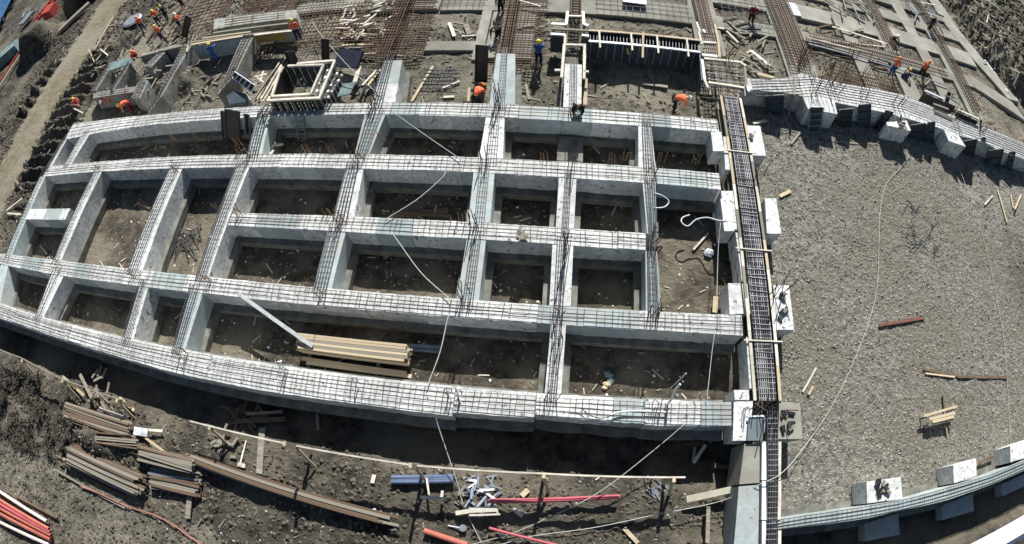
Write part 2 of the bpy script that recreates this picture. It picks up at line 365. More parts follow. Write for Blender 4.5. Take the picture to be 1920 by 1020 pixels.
# outlines of the two ring walls (near and far edges of their tops)
RN_F = [(1404, 168), (1440, 171), (1488, 176), (1504, 180), (1515, 204), (1570, 214), (1565, 192), (1654, 210), (1708, 224), (1739, 233), (1766, 241), (1803, 255), (1844, 266), (1869, 280), (1920, 298), (1990, 325)]
RN_B = [(1404, 147), (1440, 150), (1488, 143), (1501, 138), (1547, 150), (1600, 160), (1650, 168), (1695, 178), (1766, 209), (1838, 235), (1920, 268), (1990, 295)]
RS_B = [(1463, 974), (1491, 967), (1624, 947), (1695, 936), (1766, 915), (1861, 887), (1920, 862), (1990, 830)]
RS_F = [(1445, 995), (1530, 985), (1626, 972), (1685, 958), (1766, 941), (1873, 903), (1920, 882), (1990, 850)]
_rn = piece(RN_F, 1); _rs = piece(RS_F, 1)
def height(x, y):
    x = np.asarray(x, float); y = np.asarray(y, float)
    h = np.full(x.shape, -1.42) - .09 * ((y > 3) & (y < 17.5) & (x < 9.2)) + .05 * fbm(x, y, .5, 3) + .02 * fbm(x, y, 3, 9)
    rough = fbm(x, y, .9, 21, 5)
    # ground south of the building: trench, then rough bank
    d = H5F(x) - y
    s = (x < 8.2) & (d > 0)
    hs = np.interp(d, [0, .4, 1.4, 2.3, 3.3, 6], [-1.75, -1.75, -1.62, -1.22, -1.15, -1.2]) + rough * np.interp(d, [1, 2.2], [.03, .10]) + .05 * fbm(x, y, 3.5, 33)
    hs = np.where((x > 4.9) & (d > .4) & (d < 4), hs - .25 * np.clip((x - 4.9) * 3, 0, 1), hs)
    hs += np.interp(np.hypot((x + 21) / 4.2, (y + 1.3) / 1.6), [0, .6, 1.0], [.75, .5, 0]) * (1 + .5 * rough)   # heap of roots and earth
    h = np.where(s, hs, h)
    # bank on the left, up to the road
    dl = XI(y) - x
    m = dl > 0
    hl = np.interp(dl, [0, .6, 2.6, 4.5, 7, 12], [-1.2, -1.1, -.55, -.45, -.5, -.6]) + rough * .16 * np.clip(dl - .3, 0, 1)
    rx = road_x(y); dr = np.abs(x - rx)
    wr = 1 - np.clip((dr - 2.3) / 1.3, 0, 1)
    hl = hl * (1 - wr) + (-.42 + .05 * np.sin((x - rx) * 7) + .03 * fbm(x, y, 1.2, 61)) * wr
    # tracked-vehicle ridges beside the road
    a = (x - rx)
    rid = np.where((y > 13) & (y < 27) & (((a > 2.0) & (a < 5.6)) | ((a < -2.2) & (a > -5.0) & (y > 20))), .42 * (1 - 2 * np.abs(np.sin((y - np.sqrt(np.abs(a)) * .9) * 2.7 + .5 * fbm(x, y, .4, 5)))) , 0)
    hl = hl + rid * np.clip(np.minimum(np.abs(a) - 2.0, 1), 0, 1)
    sl_ = (y < H5F(x)) & (dl > 0)
    h = np.where(m & ~sl_, hl, h)
    k = m & sl_
    h = np.where(k, np.minimum(hs, -1.0) * np.clip(1 - dl / 6, 0, 1) + hl * np.clip(dl / 6, 0, 1), h)
    # earth mound with a flat top beyond the road
    h += np.interp(np.hypot((x + 52.5) / 3.4, (y - 31.0) / 2.6), [0, .45, .62, 1.05], [2.6, 2.6, 1.9, 0])
    h += np.interp(np.hypot((x + 53.0) / 5.5, (y - 38.5) / 4.2), [0, .7, 1], [-3.6, -3.2, 0])  # deep pit added behind the mound to make a dark, shaded area
    # heap dug up among the north-west walls
    h += np.interp(np.hypot((x + 26.5) / 2.6, (y - 22.3) / 1.8), [0, .5, 1], [1.25, .8, 0]) * (1 + .5 * rough)
    # roughness north of the building
    h += np.where((y > 17) & (y < 70) & (dl < 0), .05 * rough, 0)
    # ditch, berm and verge on the far right
    e = x - np.interp(y, [20, 28, 31, 35, 40, 60], [38.6, 37.4, 35.4, 34.4, 33.9, 33.5])
    h = np.where((e > 0) & (y > 19), np.interp(e, [0, .8, 2.2, 4.0, 6, 9], [-1.4, -2.6, -2.6, -.6, -.2, .2]) + .22 * rough, h)
    # gravel yard
    gy = (x > XR(y) + .6) & (y < _rn(x)) & (y > _rs(x)) & (x < 40)
    hg = -1.22 + .05 * fbm(x, y, .35, 44) + .035 * fbm(x, y, 3, 45, 3)
    hg += np.interp(np.hypot((x - 30) / 4.2, (y - 12.5) / 5.5), [0, .3, 1], [1.6, 1.1, 0]) * (1 + .1 * rough)
    hg -= np.interp(np.hypot((x - 25.2) / 1.4, (y - 18.2) / 1.6), [0, .5, 1], [.45, .35, 0])
    h = np.where(gy, hg, h)
    # ground south of the near ring wall
    sr = (x > 9.2) & (y < _rs(x))
    h = np.where(sr, np.interp(_rs(x) - y, [0, 1.9, 3.2, 5], [-1.6, -1.6, -.8, -.6]) + .12 * rough, h)
    return h
def build_terrain():
    xs = np.concatenate([np.arange(-150, -58, 2.), np.arange(-58, -40, .5), np.arange(-40, -30, .3), np.arange(-30, 26, .2), np.arange(26, 46, .4), np.arange(46, 110, 2)])
    ys = np.concatenate([np.arange(-60, -14, 2.), np.arange(-14, 30, .2), np.arange(30, 44, .4), np.arange(44, 140, 2)])
    Xg, Yg = np.meshgrid(xs, ys); Z = height(Xg, Yg)
    nx, ny = len(xs), len(ys)
    xc = (Xg[:-1, :-1] + Xg[1:, 1:]) / 2; yc = (Yg[:-1, :-1] + Yg[1:, 1:]) / 2
    jit = .35 * fbm(xc, yc, .8, 77, 3)
    rx = road_x(yc)
    z_road = (np.abs(xc - rx + .6 * jit) < 2.5) & (yc > -20) & (yc < 60)
    z_grav = (xc > XR(yc) + .45) & (yc < _rn(xc) - .1) & (yc > _rs(xc) + .1) & (xc < 34)
    z_pile = z_grav & (np.hypot((xc - 30) / 4.2, (yc - 12.5) / 5.5) + jit * .3 < .85)
    z_gr = (xc > np.interp(yc, [19, 28, 35, 60], [44.5, 43.5, 40, 39])) & (yc > 19)
    z_cell = (xc > XI(yc) + .1) & (xc < XR(yc) + .5) & (yc > H5F(xc) + .3) & (yc < 18.0)
    z_dry = (yc > 17.9 + 0 * xc) & (xc > XI(yc) - 1 + jit) & (yc < 70)
    zone = np.zeros(xc.shape, int); z_tan = (yc + jit < -2.2 - (xc + 21.5) * .16) & (xc < -12.0) & (yc > -20) | ((yc < -2.0) & (xc > 1.5) & (xc < 8) & (yc > -12))
    zone[z_dry] = 6; zone[z_tan] = 6; zone[z_cell] = 5; zone[z_road] = 1; zone[z_grav] = 2; zone[z_gr] = 3; zone[z_pile] = 4
    idx = np.arange(nx * ny).reshape(ny, nx)
    for zi, (nm, m) in enumerate((('ground', SOIL), ('dirt_road', ROAD), ('gravel_yard', GRAVEL), ('grass_verge', GREEN), ('gravel_heap', GRAVEL), ('cell_floor', CELL), ('dry_ground', DRY))):
        sel = zone == zi
        q = np.stack([idx[:-1, :-1][sel], idx[:-1, 1:][sel], idx[1:, 1:][sel], idx[1:, :-1][sel]], 1)
        u, inv = np.unique(q, return_inverse=True)
        co = np.stack([Xg.ravel()[u], Yg.ravel()[u], Z.ravel()[u]], 1)
        me = bpy.data.meshes.new(nm); me.from_pydata(co.tolist(), [], inv.reshape(-1, 4).tolist()); me.materials.append(m)
        me.polygons.foreach_set('use_smooth', [True] * len(me.polygons))
        o = bpy.data.objects.new(nm, me); COL.objects.link(o); tag(o, kind='structure')
build_terrain()
def gz(x, y): return float(height(np.array([x]), np.array([y]))[0])
def G(px, py, up=0.0):
    """point on the terrain seen at a photo position"""
    z = -1.3
    for _ in range(5):
        p = W(px, py, z); z = gz(p.x, p.y)
    p = W(px, py, z + up); return Vector((p.x, p.y, z + up))

# ================================================================== FOUNDATION BEAMS
BG = 'concrete foundation beams of the grid'
def beam_thing(label, x, y): return thing('foundation_beam', (x, y, -1.05), label, 'concrete beam', BG)
r = beam_thing('farthest left-right concrete beam of the grid, with the shaft formwork standing on it', -10, 17.4)
hbeam(r, H1F, H1B, X(133, 240), X(1347, 236))
r = beam_thing('second left-right concrete beam counted from the far side of the grid', -10, 14)
hbeam(r, H2F, H2B, X(86, 320), X(1350, 338))
r = beam_thing('third left-right concrete beam of the grid, with brown scraps and bar ends on top', -5, 10.6)
hbeam(r, H3F, H3B, X(431, 411), X(1211, 452))
r = beam_thing('short left-right concrete beam between the left edge beam and its neighbour', -33, 10)
f3 = fit([(51, 411), (135, 412)], 1, 1); b3 = fit([(52, 392), (140, 391)], 1, 1)
hbeam(r, f3, b3, X(52, 402), X(127, 402), rebar=False)
r = beam_thing('fourth left-right concrete beam, behind the long pit that holds the timber stack', -10, 7)
hbeam(r, H4F, H4B, X(-40, 487), X(1392, 610))
# the near beam with the stepped face
r = beam_thing('near outer concrete beam with the stepped front face and white hoses', -10, 3.2)
hbeam(r, H5F, H5B, X(-40, 590), X(850, 760), seclen=2.6, inset=(.14, .12), longs=(.08, .3, .55, .8, .95))
s2 = fit([(862, 773), (1003, 783)], 1, 1); s3 = fit([(1004, 777), (1070, 784), (1207, 794)], 1, 1); s4 = fit([(1212, 797), (1378, 799)], 1, 1)
hbeam(r, s2, H5B, X(850, 760) + .02, X(1003, 770), seclen=2.6, inset=(.14, .12))
hbeam(r, s3, H5B, X(1003, 770) + .02, X(1208, 780), seclen=2.6, inset=(.14, .12))
hbeam(r, s4, H5B, X(1208, 780) + .02, X(1372, 780), seclen=2.6, inset=(.14, .12))
mb = MB(); mb.prism([W(1376, 753)[:2], W(1412, 752)[:2], W(1404, 826)[:2], W(1374, 826)[:2]], -1.05, 0.0); mb.build('beam_section', CONC, r)
for px, py, n in ((530, 690, 3), (748, 745, 0), (850, 745, 4), (1235, 760, 4), (1400, 770, 5)):
    starters(r, px, py, n, .6, .3)

def vthing(label, p): q = W(*p); return thing('foundation_beam', (q.x, q.y, -1.05), label, 'concrete beam', BG)
H1b, H1f, H2b, H2f, H3b, H3f, H4b, H4f, H5b = H1B, H1F, H2B, H2F, H3B, H3F, H4B, H4F, H5B
r = vthing('outermost left concrete edge beam beside the muddy bank', (60, 370))
vbeam(r, ((118, 262), (87, 312)), ((128, 257), (99, 308)), H1f, H2b, cage=(.3, .7))
vbeam(r, ((76, 331), (11, 479)), ((85, 331), (22, 479)), H2f, H4b, cage=(.2, .8), nlong=3)
vbeam(r, ((2, 497), (-28, 565)), ((16, 497), (1, 566)), H4f, H5b, cage=None)
r = vthing('short thin beam across the far left corner cell of the grid', (140, 280))
vbeam(r, ((151, 257), (122, 307)), ((166, 255), (135, 306)), H1f, H2b, cage=(.3, .8), nlong=3)
r = vthing('narrow concrete beam left of the wide cell with pale sunlit soil', (140, 420))
vbeam(r, ((176, 324), (102, 487)), ((191, 322), (115, 489)), H2f, H4b, cage=(.1, .6), nlong=3)
vbeam(r, ((98, 511), (69, 590)), ((118, 520), (82, 595)), H4f, H5b, cage=(.1, .6), nlong=3)
r = vthing('concrete beam between the two long sunlit cells on the left', (290, 420))
vbeam(r, ((319, 317), (242, 503)), ((342, 316), (268, 505)), H2f, H4b, cage=(.1, .7))
r = vthing('short beam offset to the right at the near end of the left cells', (255, 590))
vbeam(r, ((260, 539), (233, 631)), ((278, 540), (250, 638)), H4f, H5b, cage=(.05, .7))
r = vthing('slanting concrete beam carrying a full cage, left of the cell with the dark bricks', (420, 420))
vbeam(r, ((483, 213), (464, 287)), ((508, 212), (491, 288)), H1f, H2b, cage=(.1, .8))
vbeam(r, ((443, 315), (371, 516)), ((468, 313), (391, 520)), H2f, H4b, cage=(.05, .8))
vbeam(r, ((357, 544), (327, 651)), ((381, 549), (347, 658)), H4f, H5b, cage=(.0, .7))
r = vthing('concrete beam right of the cells under the shaft formwork', (650, 360))
vbeam(r, ((683, 218), (666, 286)), ((722, 217), (693, 288)), H1f, H2b, cage=(.2, .85))
vbeam(r, ((648, 317), (625, 404)), ((681, 319), (664, 408)), H2f, H3b, cage=(.1, .7))
vbeam(r, ((615, 432), (588, 540)), ((648, 436), (621, 544)), H3f, H4b, cage=(.1, .75))
r = vthing('concrete beam with a cluster of tall starter bars at each crossing, near the middle', (900, 360))
vbeam(r, ((911, 221), (898, 298)), ((946, 222), (943, 298)), H1f, H2b, cage=(.3, .75))
vbeam(r, ((888, 325), (878, 415)), ((927, 328), (919, 420)), H2f, H3b, cage=(.3, .75))
vbeam(r, ((875, 449), (857, 561)), ((911, 451), (898, 562)), H3f, H4b, cage=(.3, .75))
for p in ((706, 195, 0),): pass
for p in ((932, 205, 4, 1.3), (906, 300, 4, 1.2), (893, 425, 5, 1.2), (872, 560, 5, 1.6)): starters(r, p[0], p[1], p[2], p[3], .25)
r = vthing('full length concrete beam with a dense dark cage running to the near edge', (1050, 520))
vbeam(r, ((1048, 333), (1042, 426)), ((1081, 335), (1076, 430)), H2f, H3b, cage=(.35, .7), lm=REBARG)
vbeam(r, ((1036, 456), (1030, 572)), ((1075, 461), (1070, 571)), H3f, H4b, cage=(.25, .62), lm=REBARG)
vbeam(r, ((1033, 609), (1021, 739)), ((1061, 614), (1052, 741)), H4f, H5b, cage=(.2, .72), lm=REBARG)
for p in ((1060, 470, 6, 1.7), (1070, 320, 4, 1.0), (1048, 640, 3, .9)): starters(r, p[0], p[1], p[2], p[3], .2)
r = vthing('concrete beam left of the tall narrow cell with the white hoses', (1217, 450))
vbeam(r, ((1197, 234), (1197, 311)), ((1221, 237), (1229, 314)), H1f, H2b, cage=(.3, .9))
vbeam(r, ((1205, 344), (1213, 436)), ((1229, 346), (1231, 438)), H2f, H3b, cage=(.2, .9))
vbeam(r, ((1210, 470), (1211, 581)), ((1232, 472), (1238, 585)), H3f, H4b, cage=(.15, .85))
for p in ((1222, 590, 6, 1.2), (1222, 440, 3, .9)): starters(r, p[0], p[1], p[2], p[3], .3)
# beam north of the grid, cast stubs
r = vthing('pale concrete beam stub beyond the grid, right of the timber shaft clutter', (725, 150))
q = vbeam(r, ((721, 113), (697, 190)), ((754, 113), (741, 190)), W(737, 113).y, H1b, cage=(.05, .5), lm=REBARG, footing=True)
r = vthing('pale concrete beam stub beyond the grid, just right of the tall dark panel', (940, 150))
vbeam(r, ((931, 100), (918, 196)), ((966, 100), (966, 196)), W(948, 100).y, H1b, cage=(.3, .6), lm=REBARG)
r = vthing('narrow concrete beam under the long wooden trough formwork', (1075, 160))
vbeam(r, ((1059, 120), (1056, 201)), ((1091, 120), (1090, 201)), W(1075, 120).y, H1b, cage=(.35, .7), lm=REBARG)
for p in ((706, 195, 4, 1.3), (932, 190, 4, 1.4)): starters(r, p[0], p[1], p[2], p[3], .25)
# upright bar groups that stand at the near beams of each cell
r = thing('rebar_bundle', W(620, 405, 0), 'rusty bar ends standing out of the beams at the edges of the cells', 'rebar')
for px, py, n in ((285, 395, 4), (413, 392, 3), (622, 404, 4), (870, 412, 4), (590, 532, 4), (720, 262, 3), (625, 285, 3), (455, 290, 3), (580, 285, 3), (1022, 300, 3), (1148, 303, 3), (1175, 300, 3), (330, 262, 3), (370, 256, 3), (450, 270, 4), (1240, 300, 3), (1305, 305, 3), (272, 390, 2)):
    c = W(px, py + 3, -.3)
    for i in range(n):
        p = c + Vector((i * .16 - .2, RND.uniform(-.05, .05), 0)); barobj('bar', p, p + Vector((RND.uniform(-.08, .05), RND.uniform(-.02, .06), RND.uniform(.55, .75))), .028, .028, mat('rebar_rust', (.28, .17, .09), (.2, .1, .05), 2, .8), r)
# lower cross wall in the shaded far cell
r = thing('low_wall', W(1070, 280, -1), 'low brown-grey concrete strip crossing the far shaded cell', 'concrete wall')
MB().prism([W(1047, 255, -.95)[:2], W(1093, 258, -.95)[:2], W(1093, 303, -.95)[:2], W(1044, 300, -.95)[:2]], -1.5, -.95).build('strip', FOOT, r)

# right edge wall between the cells and the formwork, with thickened blocks
r = thing('edge_wall', W(1370, 400, -1.05), 'thin concrete edge wall with square pads beside the caged formwork', 'concrete wall')
wall_l = fit([(1345, 250), (1358, 300), (1364, 356), (1372, 400), (1391, 520), (1401, 610), (1408, 740)], 0, 2)
def pad(parent, pts, z0=-1.05, z1=.03, m=CONC, name='pad'):
    return MB().prism([W(*p, z1)[:2] for p in pts], z0, z1).build(name, m, parent)
for a, b in ((256, 318), (358, 430), (436, 526), (532, 588), (632, 728)):
    xa = {256: (1356, 1363), 358: (1352, 1375), 436: (1379, 1389), 532: (1391, 1401), 632: (1399, 1408)}[a]
    xb = {256: (1360, 1370), 358: (1360, 1384), 436: (1391, 1399), 532: (1398, 1407), 632: (1405, 1413)}[a]
    y0 = W((xa[0] + xa[1]) / 2, a).y; pad(r, [(xa[0], a), (xa[1], a), (xb[1], b), (xb[0], b)], name='wall_section', z1=.0)
pad(r, [(1333, 247), (1352, 247), (1358, 283), (1337, 283)], z1=.02)
pad(r, [(1351, 373), (1371, 374), (1377, 433), (1358, 433)], z1=.04)
pad(r, [(1365, 531), (1388, 531), (1394, 588), (1368, 590)], z1=.04)
pad(r, [(1376, 731), (1404, 731), (1405, 750), (1378, 750)], z1=.04)

# ================================================================== CAGED FORMWORK WALL
r = thing('formwork_wall', W(1420, 500, -1.1), 'long timber formwork with a rebar cage inside, running along the gravel yard', 'formwork')
Lc = [(1353, 181), (1360, 219), (1367, 260), (1373, 316), (1379, 350), (1393, 520), (1403, 560), (1409, 614), (1416, 744)]
Rc = [(1384, 181), (1391, 217), (1399, 260), (1411, 321), (1414, 357), (1439, 515), (1442, 571), (1447, 614), (1458, 744)]
FL = fit(Lc, 0, 3); FR = fit(Rc, 0, 3)
yA, yB = W(1353, 181).y, W(1416, 752).y
n = 11
for i in range(n):
    ya = yA + (yB - yA) * i / n - .01; yb = yA + (yB - yA) * (i + 1) / n + .01
    for f, s in ((FL, -1), (FR, 1)):
        MB().bar((f(ya) + s * .05, ya, -.55), (f(yb) + s * .05, yb, -.55), .03, 1.15).build('form_panel', PLYB, r)
        barobj('cap_board', (f(ya) + s * .07, ya, .06), (f(yb) + s * .07, yb, .06), .13, .05, RND.choice((WOODW, WOODG, WOODW, WOODY)), r)
        barobj('waler', (f(ya) + s * .14, ya, -.45), (f(yb) + s * .14, yb, -.45), .09, .10, WOODG, r)
ln = yA - yB; k = int(ln / .2)
for i in range(k):
    y = yB + ln * (i + .5) / k + RND.uniform(-.03, .03)
    a, b = FL(y) + .1, FR(y) - .1
    inst('stirrup', STIR(REBARL), r, (b, y, -.9), rz=math.pi / 2 + RND.uniform(-.06, .06), scale=(2.2, b - a, .95 + RND.uniform(-.02, .04)))
for j in range(9):
    t = (j + .5) / 9
    m = 8
    for i in range(m):
        y0, y1 = yB + ln * i / m, yB + ln * (i + 1) / m
        for zz in ((.08, -.3) if j in (0, 3, 6, 8) else (.08,)):
            barobj('rebar', (FL(y0) + .08 + (FR(y0) - FL(y0) - .16) * t, y0, zz), (FL(y1) + .08 + (FR(y1) - FL(y1) - .16) * t, y1, zz), .036, .036, RND.choice((REBARG, REBARL, REBARL)), r)
for py in (290, 470, 640):
    y = W(1410, py).y; barobj('tie_rod', (FL(y) - .35, y, .11), (FR(y) + .35, y, .13), .05, .05, STEELW if py % 2 else WOODW, r)
starters(r, 1452, 555, 8, 1.2, .45, REBAR, 0, .5); starters(r, 1440, 775, 10, .9, .6, REBAR, 0, .6); starters(r, 1425, 330, 6, .8, .3, RUST, 0, .6)
# pads on the gravel side
for lab, pts in (('pale concrete pad beside the formwork, farthest of the four, with a dark scrap on it', [(1399, 235), (1425, 236), (1436, 292), (1411, 291)]),
                 ('long pale concrete pad beside the formwork, second from the far end', [(1434, 372), (1455, 372), (1465, 438), (1438, 438)]),
                 ('pale concrete pad with black bricks lying on it, beside the formwork', [(1450, 535), (1479, 535), (1489, 618), (1453, 618)]),
                 ('brownish concrete pad at the near end of the formwork, littered with offcuts', [(1461, 752), (1500, 757), (1504, 823), (1459, 823)])):
    c = W(*pts[0], 0)
    q = thing('concrete_pad', (c.x, c.y, -1.2), lab, 'concrete pad', 'concrete pads along the formwork')
    pad(q, pts, -.62, .02, CONC if '823' not in str(pts) else BLIND, 'pad_top'); 
    cx = sum(W(*p, -.62).x for p in pts) / 4; cy = sum(W(*p, -.62).y for p in pts) / 4
    inner = [((W(*p, 0).x - cx) * .97 + cx - .05, (W(*p, 0).y - cy) * .97 + cy) for p in pts]
    MB().prism(inner, -1.3, -.62).build('pad_base', CONC2, q)

r = thing('form_sheet', W(1415, 800, .05), 'dark blue-grey form sheet lying over the corner of the near beam', 'sheet')
MB().prism([W(*p, .14)[:2] for p in ((1404, 783), (1429, 782), (1428, 826), (1401, 826))], .10, .14).build('sheet_face', mat('sheet_bluegrey', (.16, .21, .22), (.12, .16, .17), 1, .6), r)
barobj('sheet_edge', W(1402, 781, .16), W(1432, 780, .16), .06, .06, STEELW, r); barobj('sheet_edge', W(1433, 781, .16), W(1433, 812, .16), .06, .06, STEELG, r)
for n_, (px, py, k_) in enumerate(((472, 290, 4), (452, 405, 4), (675, 300, 6), (640, 418, 5), (600, 555, 4), (395, 530, 4), (345, 665, 5), (1050, 590, 5), (1220, 325, 4), (1222, 455, 4), (330, 325, 3), (255, 515, 4), (110, 505, 3), (700, 205, 5), (1075, 215, 4), (500, 225, 4), (1030, 755, 4), (183, 320, 3))):
    if n_ == 0: r = thing('rebar_bundle', W(700, 400, 0), 'thin rusty starter bars sprouting where the grid beams cross', 'rebar')
    starters(r, px, py, k_, .75, .28, mat('rebar_rust', (.28, .17, .09), (.2, .1, .05), 2, .8), 0, .3)

# ================================================================== RING WALLS
def outline_wall(root, F, B, z0, z1, name='wall_section', seg=5):
    """split the plan between the near and far edges into sections"""
    Fp = [W(*p, z1) for p in F]; Bp = [W(*p, z1) for p in B]
    bx = [p.x for p in Bp]; by = [p.y for p in Bp]
    fb = lambda x: float(np.interp(x, bx, by))
    cur = [Fp[0]]
    for i in range(1, len(Fp)):
        cur.append(Fp[i])
        if i == len(Fp) - 1 or (len(cur) >= seg and Fp[i].x > cur[0].x and all(Fp[i].x >= c.x for c in cur)):
            x0, x1 = cur[0].x, cur[-1].x
            mid = [x for x in bx if x0 + .05 < x < x1 - .05]
            poly = [(p.x, p.y) for p in cur] + [(x1, fb(x1))] + [(x, fb(x)) for x in mid[::-1]] + [(x0, fb(x0))]
            poly = [(x - (.006 if abs(x - x1) < 1e-6 else 0), y) for x, y in poly]
            MB().prism(poly, z0, z1 + RND.uniform(-.01, .01)).build(name, CONC, root)
            cur = [Fp[i]]
    return fb
r = thing('ring_wall', W(1650, 200, -1.3), 'wide white concrete wall bordering the far side of the gravel yard', 'concrete wall')
fb = outline_wall(r, RN_F, RN_B, -1.35, 0)
fF = piece(RN_F, 1)
x0, x1 = W(1410, 160).x, W(1960, 290).x
n = int((x1 - x0) / .3)
for i in range(n):
    x = x0 + (x1 - x0) * i / n; a, b = fF(x) + .12, fb(x) - .1
    inst('stirrup', STIR(REBAR), r, (x, a, 0), scale=(1, b - a, .11))
for fr in (.03, .15, .3, .45, .6, .75, .9):
    for j in range(12):
        xa, xb = x0 + (x1 - x0) * j / 12, x0 + (x1 - x0) * (j + 1) / 12
        Y = lambda x: fb(x) - .1 - fr * 1.5
        barobj('rebar', (xa, Y(xa), .12), (xb, Y(xb), .12), .026, .026, RND.choice((REBAR, REBARG)), r)
for p in ((1530, 175, 7, 1.3), (1560, 170, 6, 1.2), (1620, 185, 5, 1.0), (1680, 195, 5, 1.0), (1790, 225, 6, 1.0), (1840, 250, 5, .8), (1500, 120, 6, 1.3)): starters(r, *p[:4], .4, REBAR, 0, .25)
pad(r, [(1662, 229), (1700, 226), (1708, 245), (1664, 235)], -1.35, .03); pad(r, [(1770, 244), (1796, 252), (1811, 275), (1779, 264)], -1.35, .03)
MB().bar(W(1490, 140, .16), W(1489, 178, .16), .12, .05).bar(W(1489, 176, .14), (W(1489, 176).x, W(1489, 176).y - .5, -1.25), .12, .05).build('prop_board', WOODG, r)

r = thing('ring_wall', W(1650, 950, -1.6), 'curving concrete wall with footings along the near side of the gravel yard', 'concrete wall')
Fn = [W(*p, 0) for p in RS_F]; Bn = [W(*p, 0) for p in RS_B]
fs = piece(RS_F, 1); fn = piece(RS_B, 1)
xs_ = np.linspace(W(1445, 990).x, W(1985, 845).x, 13)
for a, b in zip(xs_, xs_[1:]):
    MB().prism([(a, fs(a)), (b - .01, fs(b)), (b - .01, fn(b)), (a, fn(a))], -1.1, 0).build('wall_section', CONC2, r)
    MB().prism([(a, fs(a) - .35), (b, fs(b) - .35), (b, fn(b) + .3), (a, fn(a) + .3)], -1.62, -1.1).build('footing', FOOT, r)
for i in range(int((xs_[-1] - xs_[0]) / .24)):
    x = xs_[0] + i * .24; inst('stirrup', STIR(REBARG), r, (x, fs(x) + .05, 0), scale=(1, fn(x) - fs(x) - .1, .1))
for fr in (.1, .35, .6, .9):
    for a, b in zip(xs_, xs_[1:]):
        Y = lambda x: fs(x) + (fn(x) - fs(x)) * fr
        barobj('rebar', (a, Y(a), .11), (b, Y(b), .11), .028, .028, REBARG, r)
def pad2(pts, lab, bot):
    c = W(*pts[0], 0)
    q = thing('concrete_pad', (c.x, c.y, -1.2), lab, 'concrete pad', 'concrete pads along the curving wall')
    pad(q, pts, -1.25, .02, CONC, 'pad_top')
    P = [W(*p, -1.02) for p in bot]; MB().prism([p[:2] for p in P], -1.6, -1.02).build('footing', CONC2, q)
pad2([(1625, 903), (1689, 894), (1692, 934), (1626, 944)], 'pale concrete pad with dark rubble on it, at the left end of the curving wall', [(1622, 982), (1684, 962), (1687, 1002), (1622, 1015)])
pad2([(1787, 872), (1830, 859), (1831, 892), (1789, 906)], 'clean concrete pad in the middle of the curving wall', [(1766, 948), (1824, 925), (1826, 958), (1768, 975)])
pad2([(1894, 836), (1930, 822), (1934, 852), (1895, 867)], 'pale concrete pad at the right end of the curving wall', [(1878, 908), (1930, 884), (1935, 905), (1880, 930)])
# wall running on towards the camera at the lower right
r = thing('edge_wall', W(1410, 920, -1.3), 'concrete wall with narrow caged formwork running out of the bottom of the photo', 'concrete wall')
pad(r, [(1396, 832), (1424, 832), (1424, 905), (1386, 908)], -1.5, -.02, BLIND, 'wall_section'); pad(r, [(1385, 912), (1423, 909), (1420, 1060), (1372, 1060)], -1.5, -.02, CONC2, 'wall_section')
for a, b in ((828, 900), (902, 975), (977, 1060)):
    pad(r, [(1429, a), (1436, a), (1437, b), (1428, b)], -1.3, .08, STEELW, 'form_board'); pad(r, [(1459, a), (1465, a), (1464, b), (1458, b)], -1.3, .08, WOODW, 'form_board')
ya, yb = W(1445, 785).y, W(1445, 1060).y
for i in range(int((ya - yb) / .2)):
    y = ya - i * .2; xa, xb = 9.72, 10.15
    inst('stirrup', STIR(REBARL), r, (W(1457, 900).x, y, -.9), rz=math.pi / 2, scale=(1.4, W(1457, 900).x - W(1438, 900).x, .95))
for t in (0, .25, .5, .75, 1):
    xx = W(1438, 900).x + (W(1457, 900).x - W(1438, 900).x) * t; barobj('rebar', (xx, ya + .3, .08), (xx, yb, .08), .03, .03, REBARG, r)

# ================================================================== BLINDING STRIPS beyond the grid
def strip(x0, x1, y0, y1, z, ch=6):
    mb = MB(); n = max(1, int(max(x1 - x0, y1 - y0) / 6))
    mb.prism([(x0, y0), (x1, y0), (x1, y1), (x0, y1)], z - .32, z)
    tag(mb.build('concrete_strip', BLIND), kind='structure')
HS = [(23.45, 24.3, -8.6, -5.4), (27.45, 29.6, -8.4, 8.0), (27.45, 28.7, 9.0, 31.1), (30.3, 32.0, 8.2, 33.0), (33.2, 34.4, 12.0, 33.0), (35.6, 36.8, 14, 33.0), (39.5, 41.5, -2, 33), (32.6, 34.0, -30, 8), (28.2, 29.3, -26, -14)]
VS = [(-.9, 1.3, 29.7, 45), (7.5, 9.3, 24.6, 45), (13.2, 15.4, 22.6, 45), (19.0, 20.2, 23.4, 45), (22.4, 23.9, 21.6, 45), (26.1, 27.3, 24.2, 45), (28.6, 29.7, 22, 45), (-5.6, -5.0, 22.6, 32.5), (-13.2, -8.5, 27.6, 45), (-8.5, -5.1, 34.1, 45), (-21, -19.8, 23.5, 45), (-26.4, -25.4, 27, 45), (-4.9, -2.2, 22.8, 27.3)]
for y0, y1, x0, x1 in HS: strip(x0, x1, y0, y1, -1.204)
for x0, x1, y0, y1 in VS: strip(x0, x1, y0, y1, -1.196)
mb = MB(); mb.prism([(31.8, 41), (33.2, 41), (33.6, 35), (34.8, 31.2), (36.8, 27.6), (35.2, 27.5), (33.2, 31), (32.0, 35)], -1.5, -1.188)
tag(mb.build('concrete_strip', BLIND), kind='structure')
tag(MB().prism([(30.9, 28.9), (35.6, 27.2), (36.4, 25.4), (31.1, 27.4)], -1.5, -1.18).build('concrete_strip', BLIND), kind='structure')

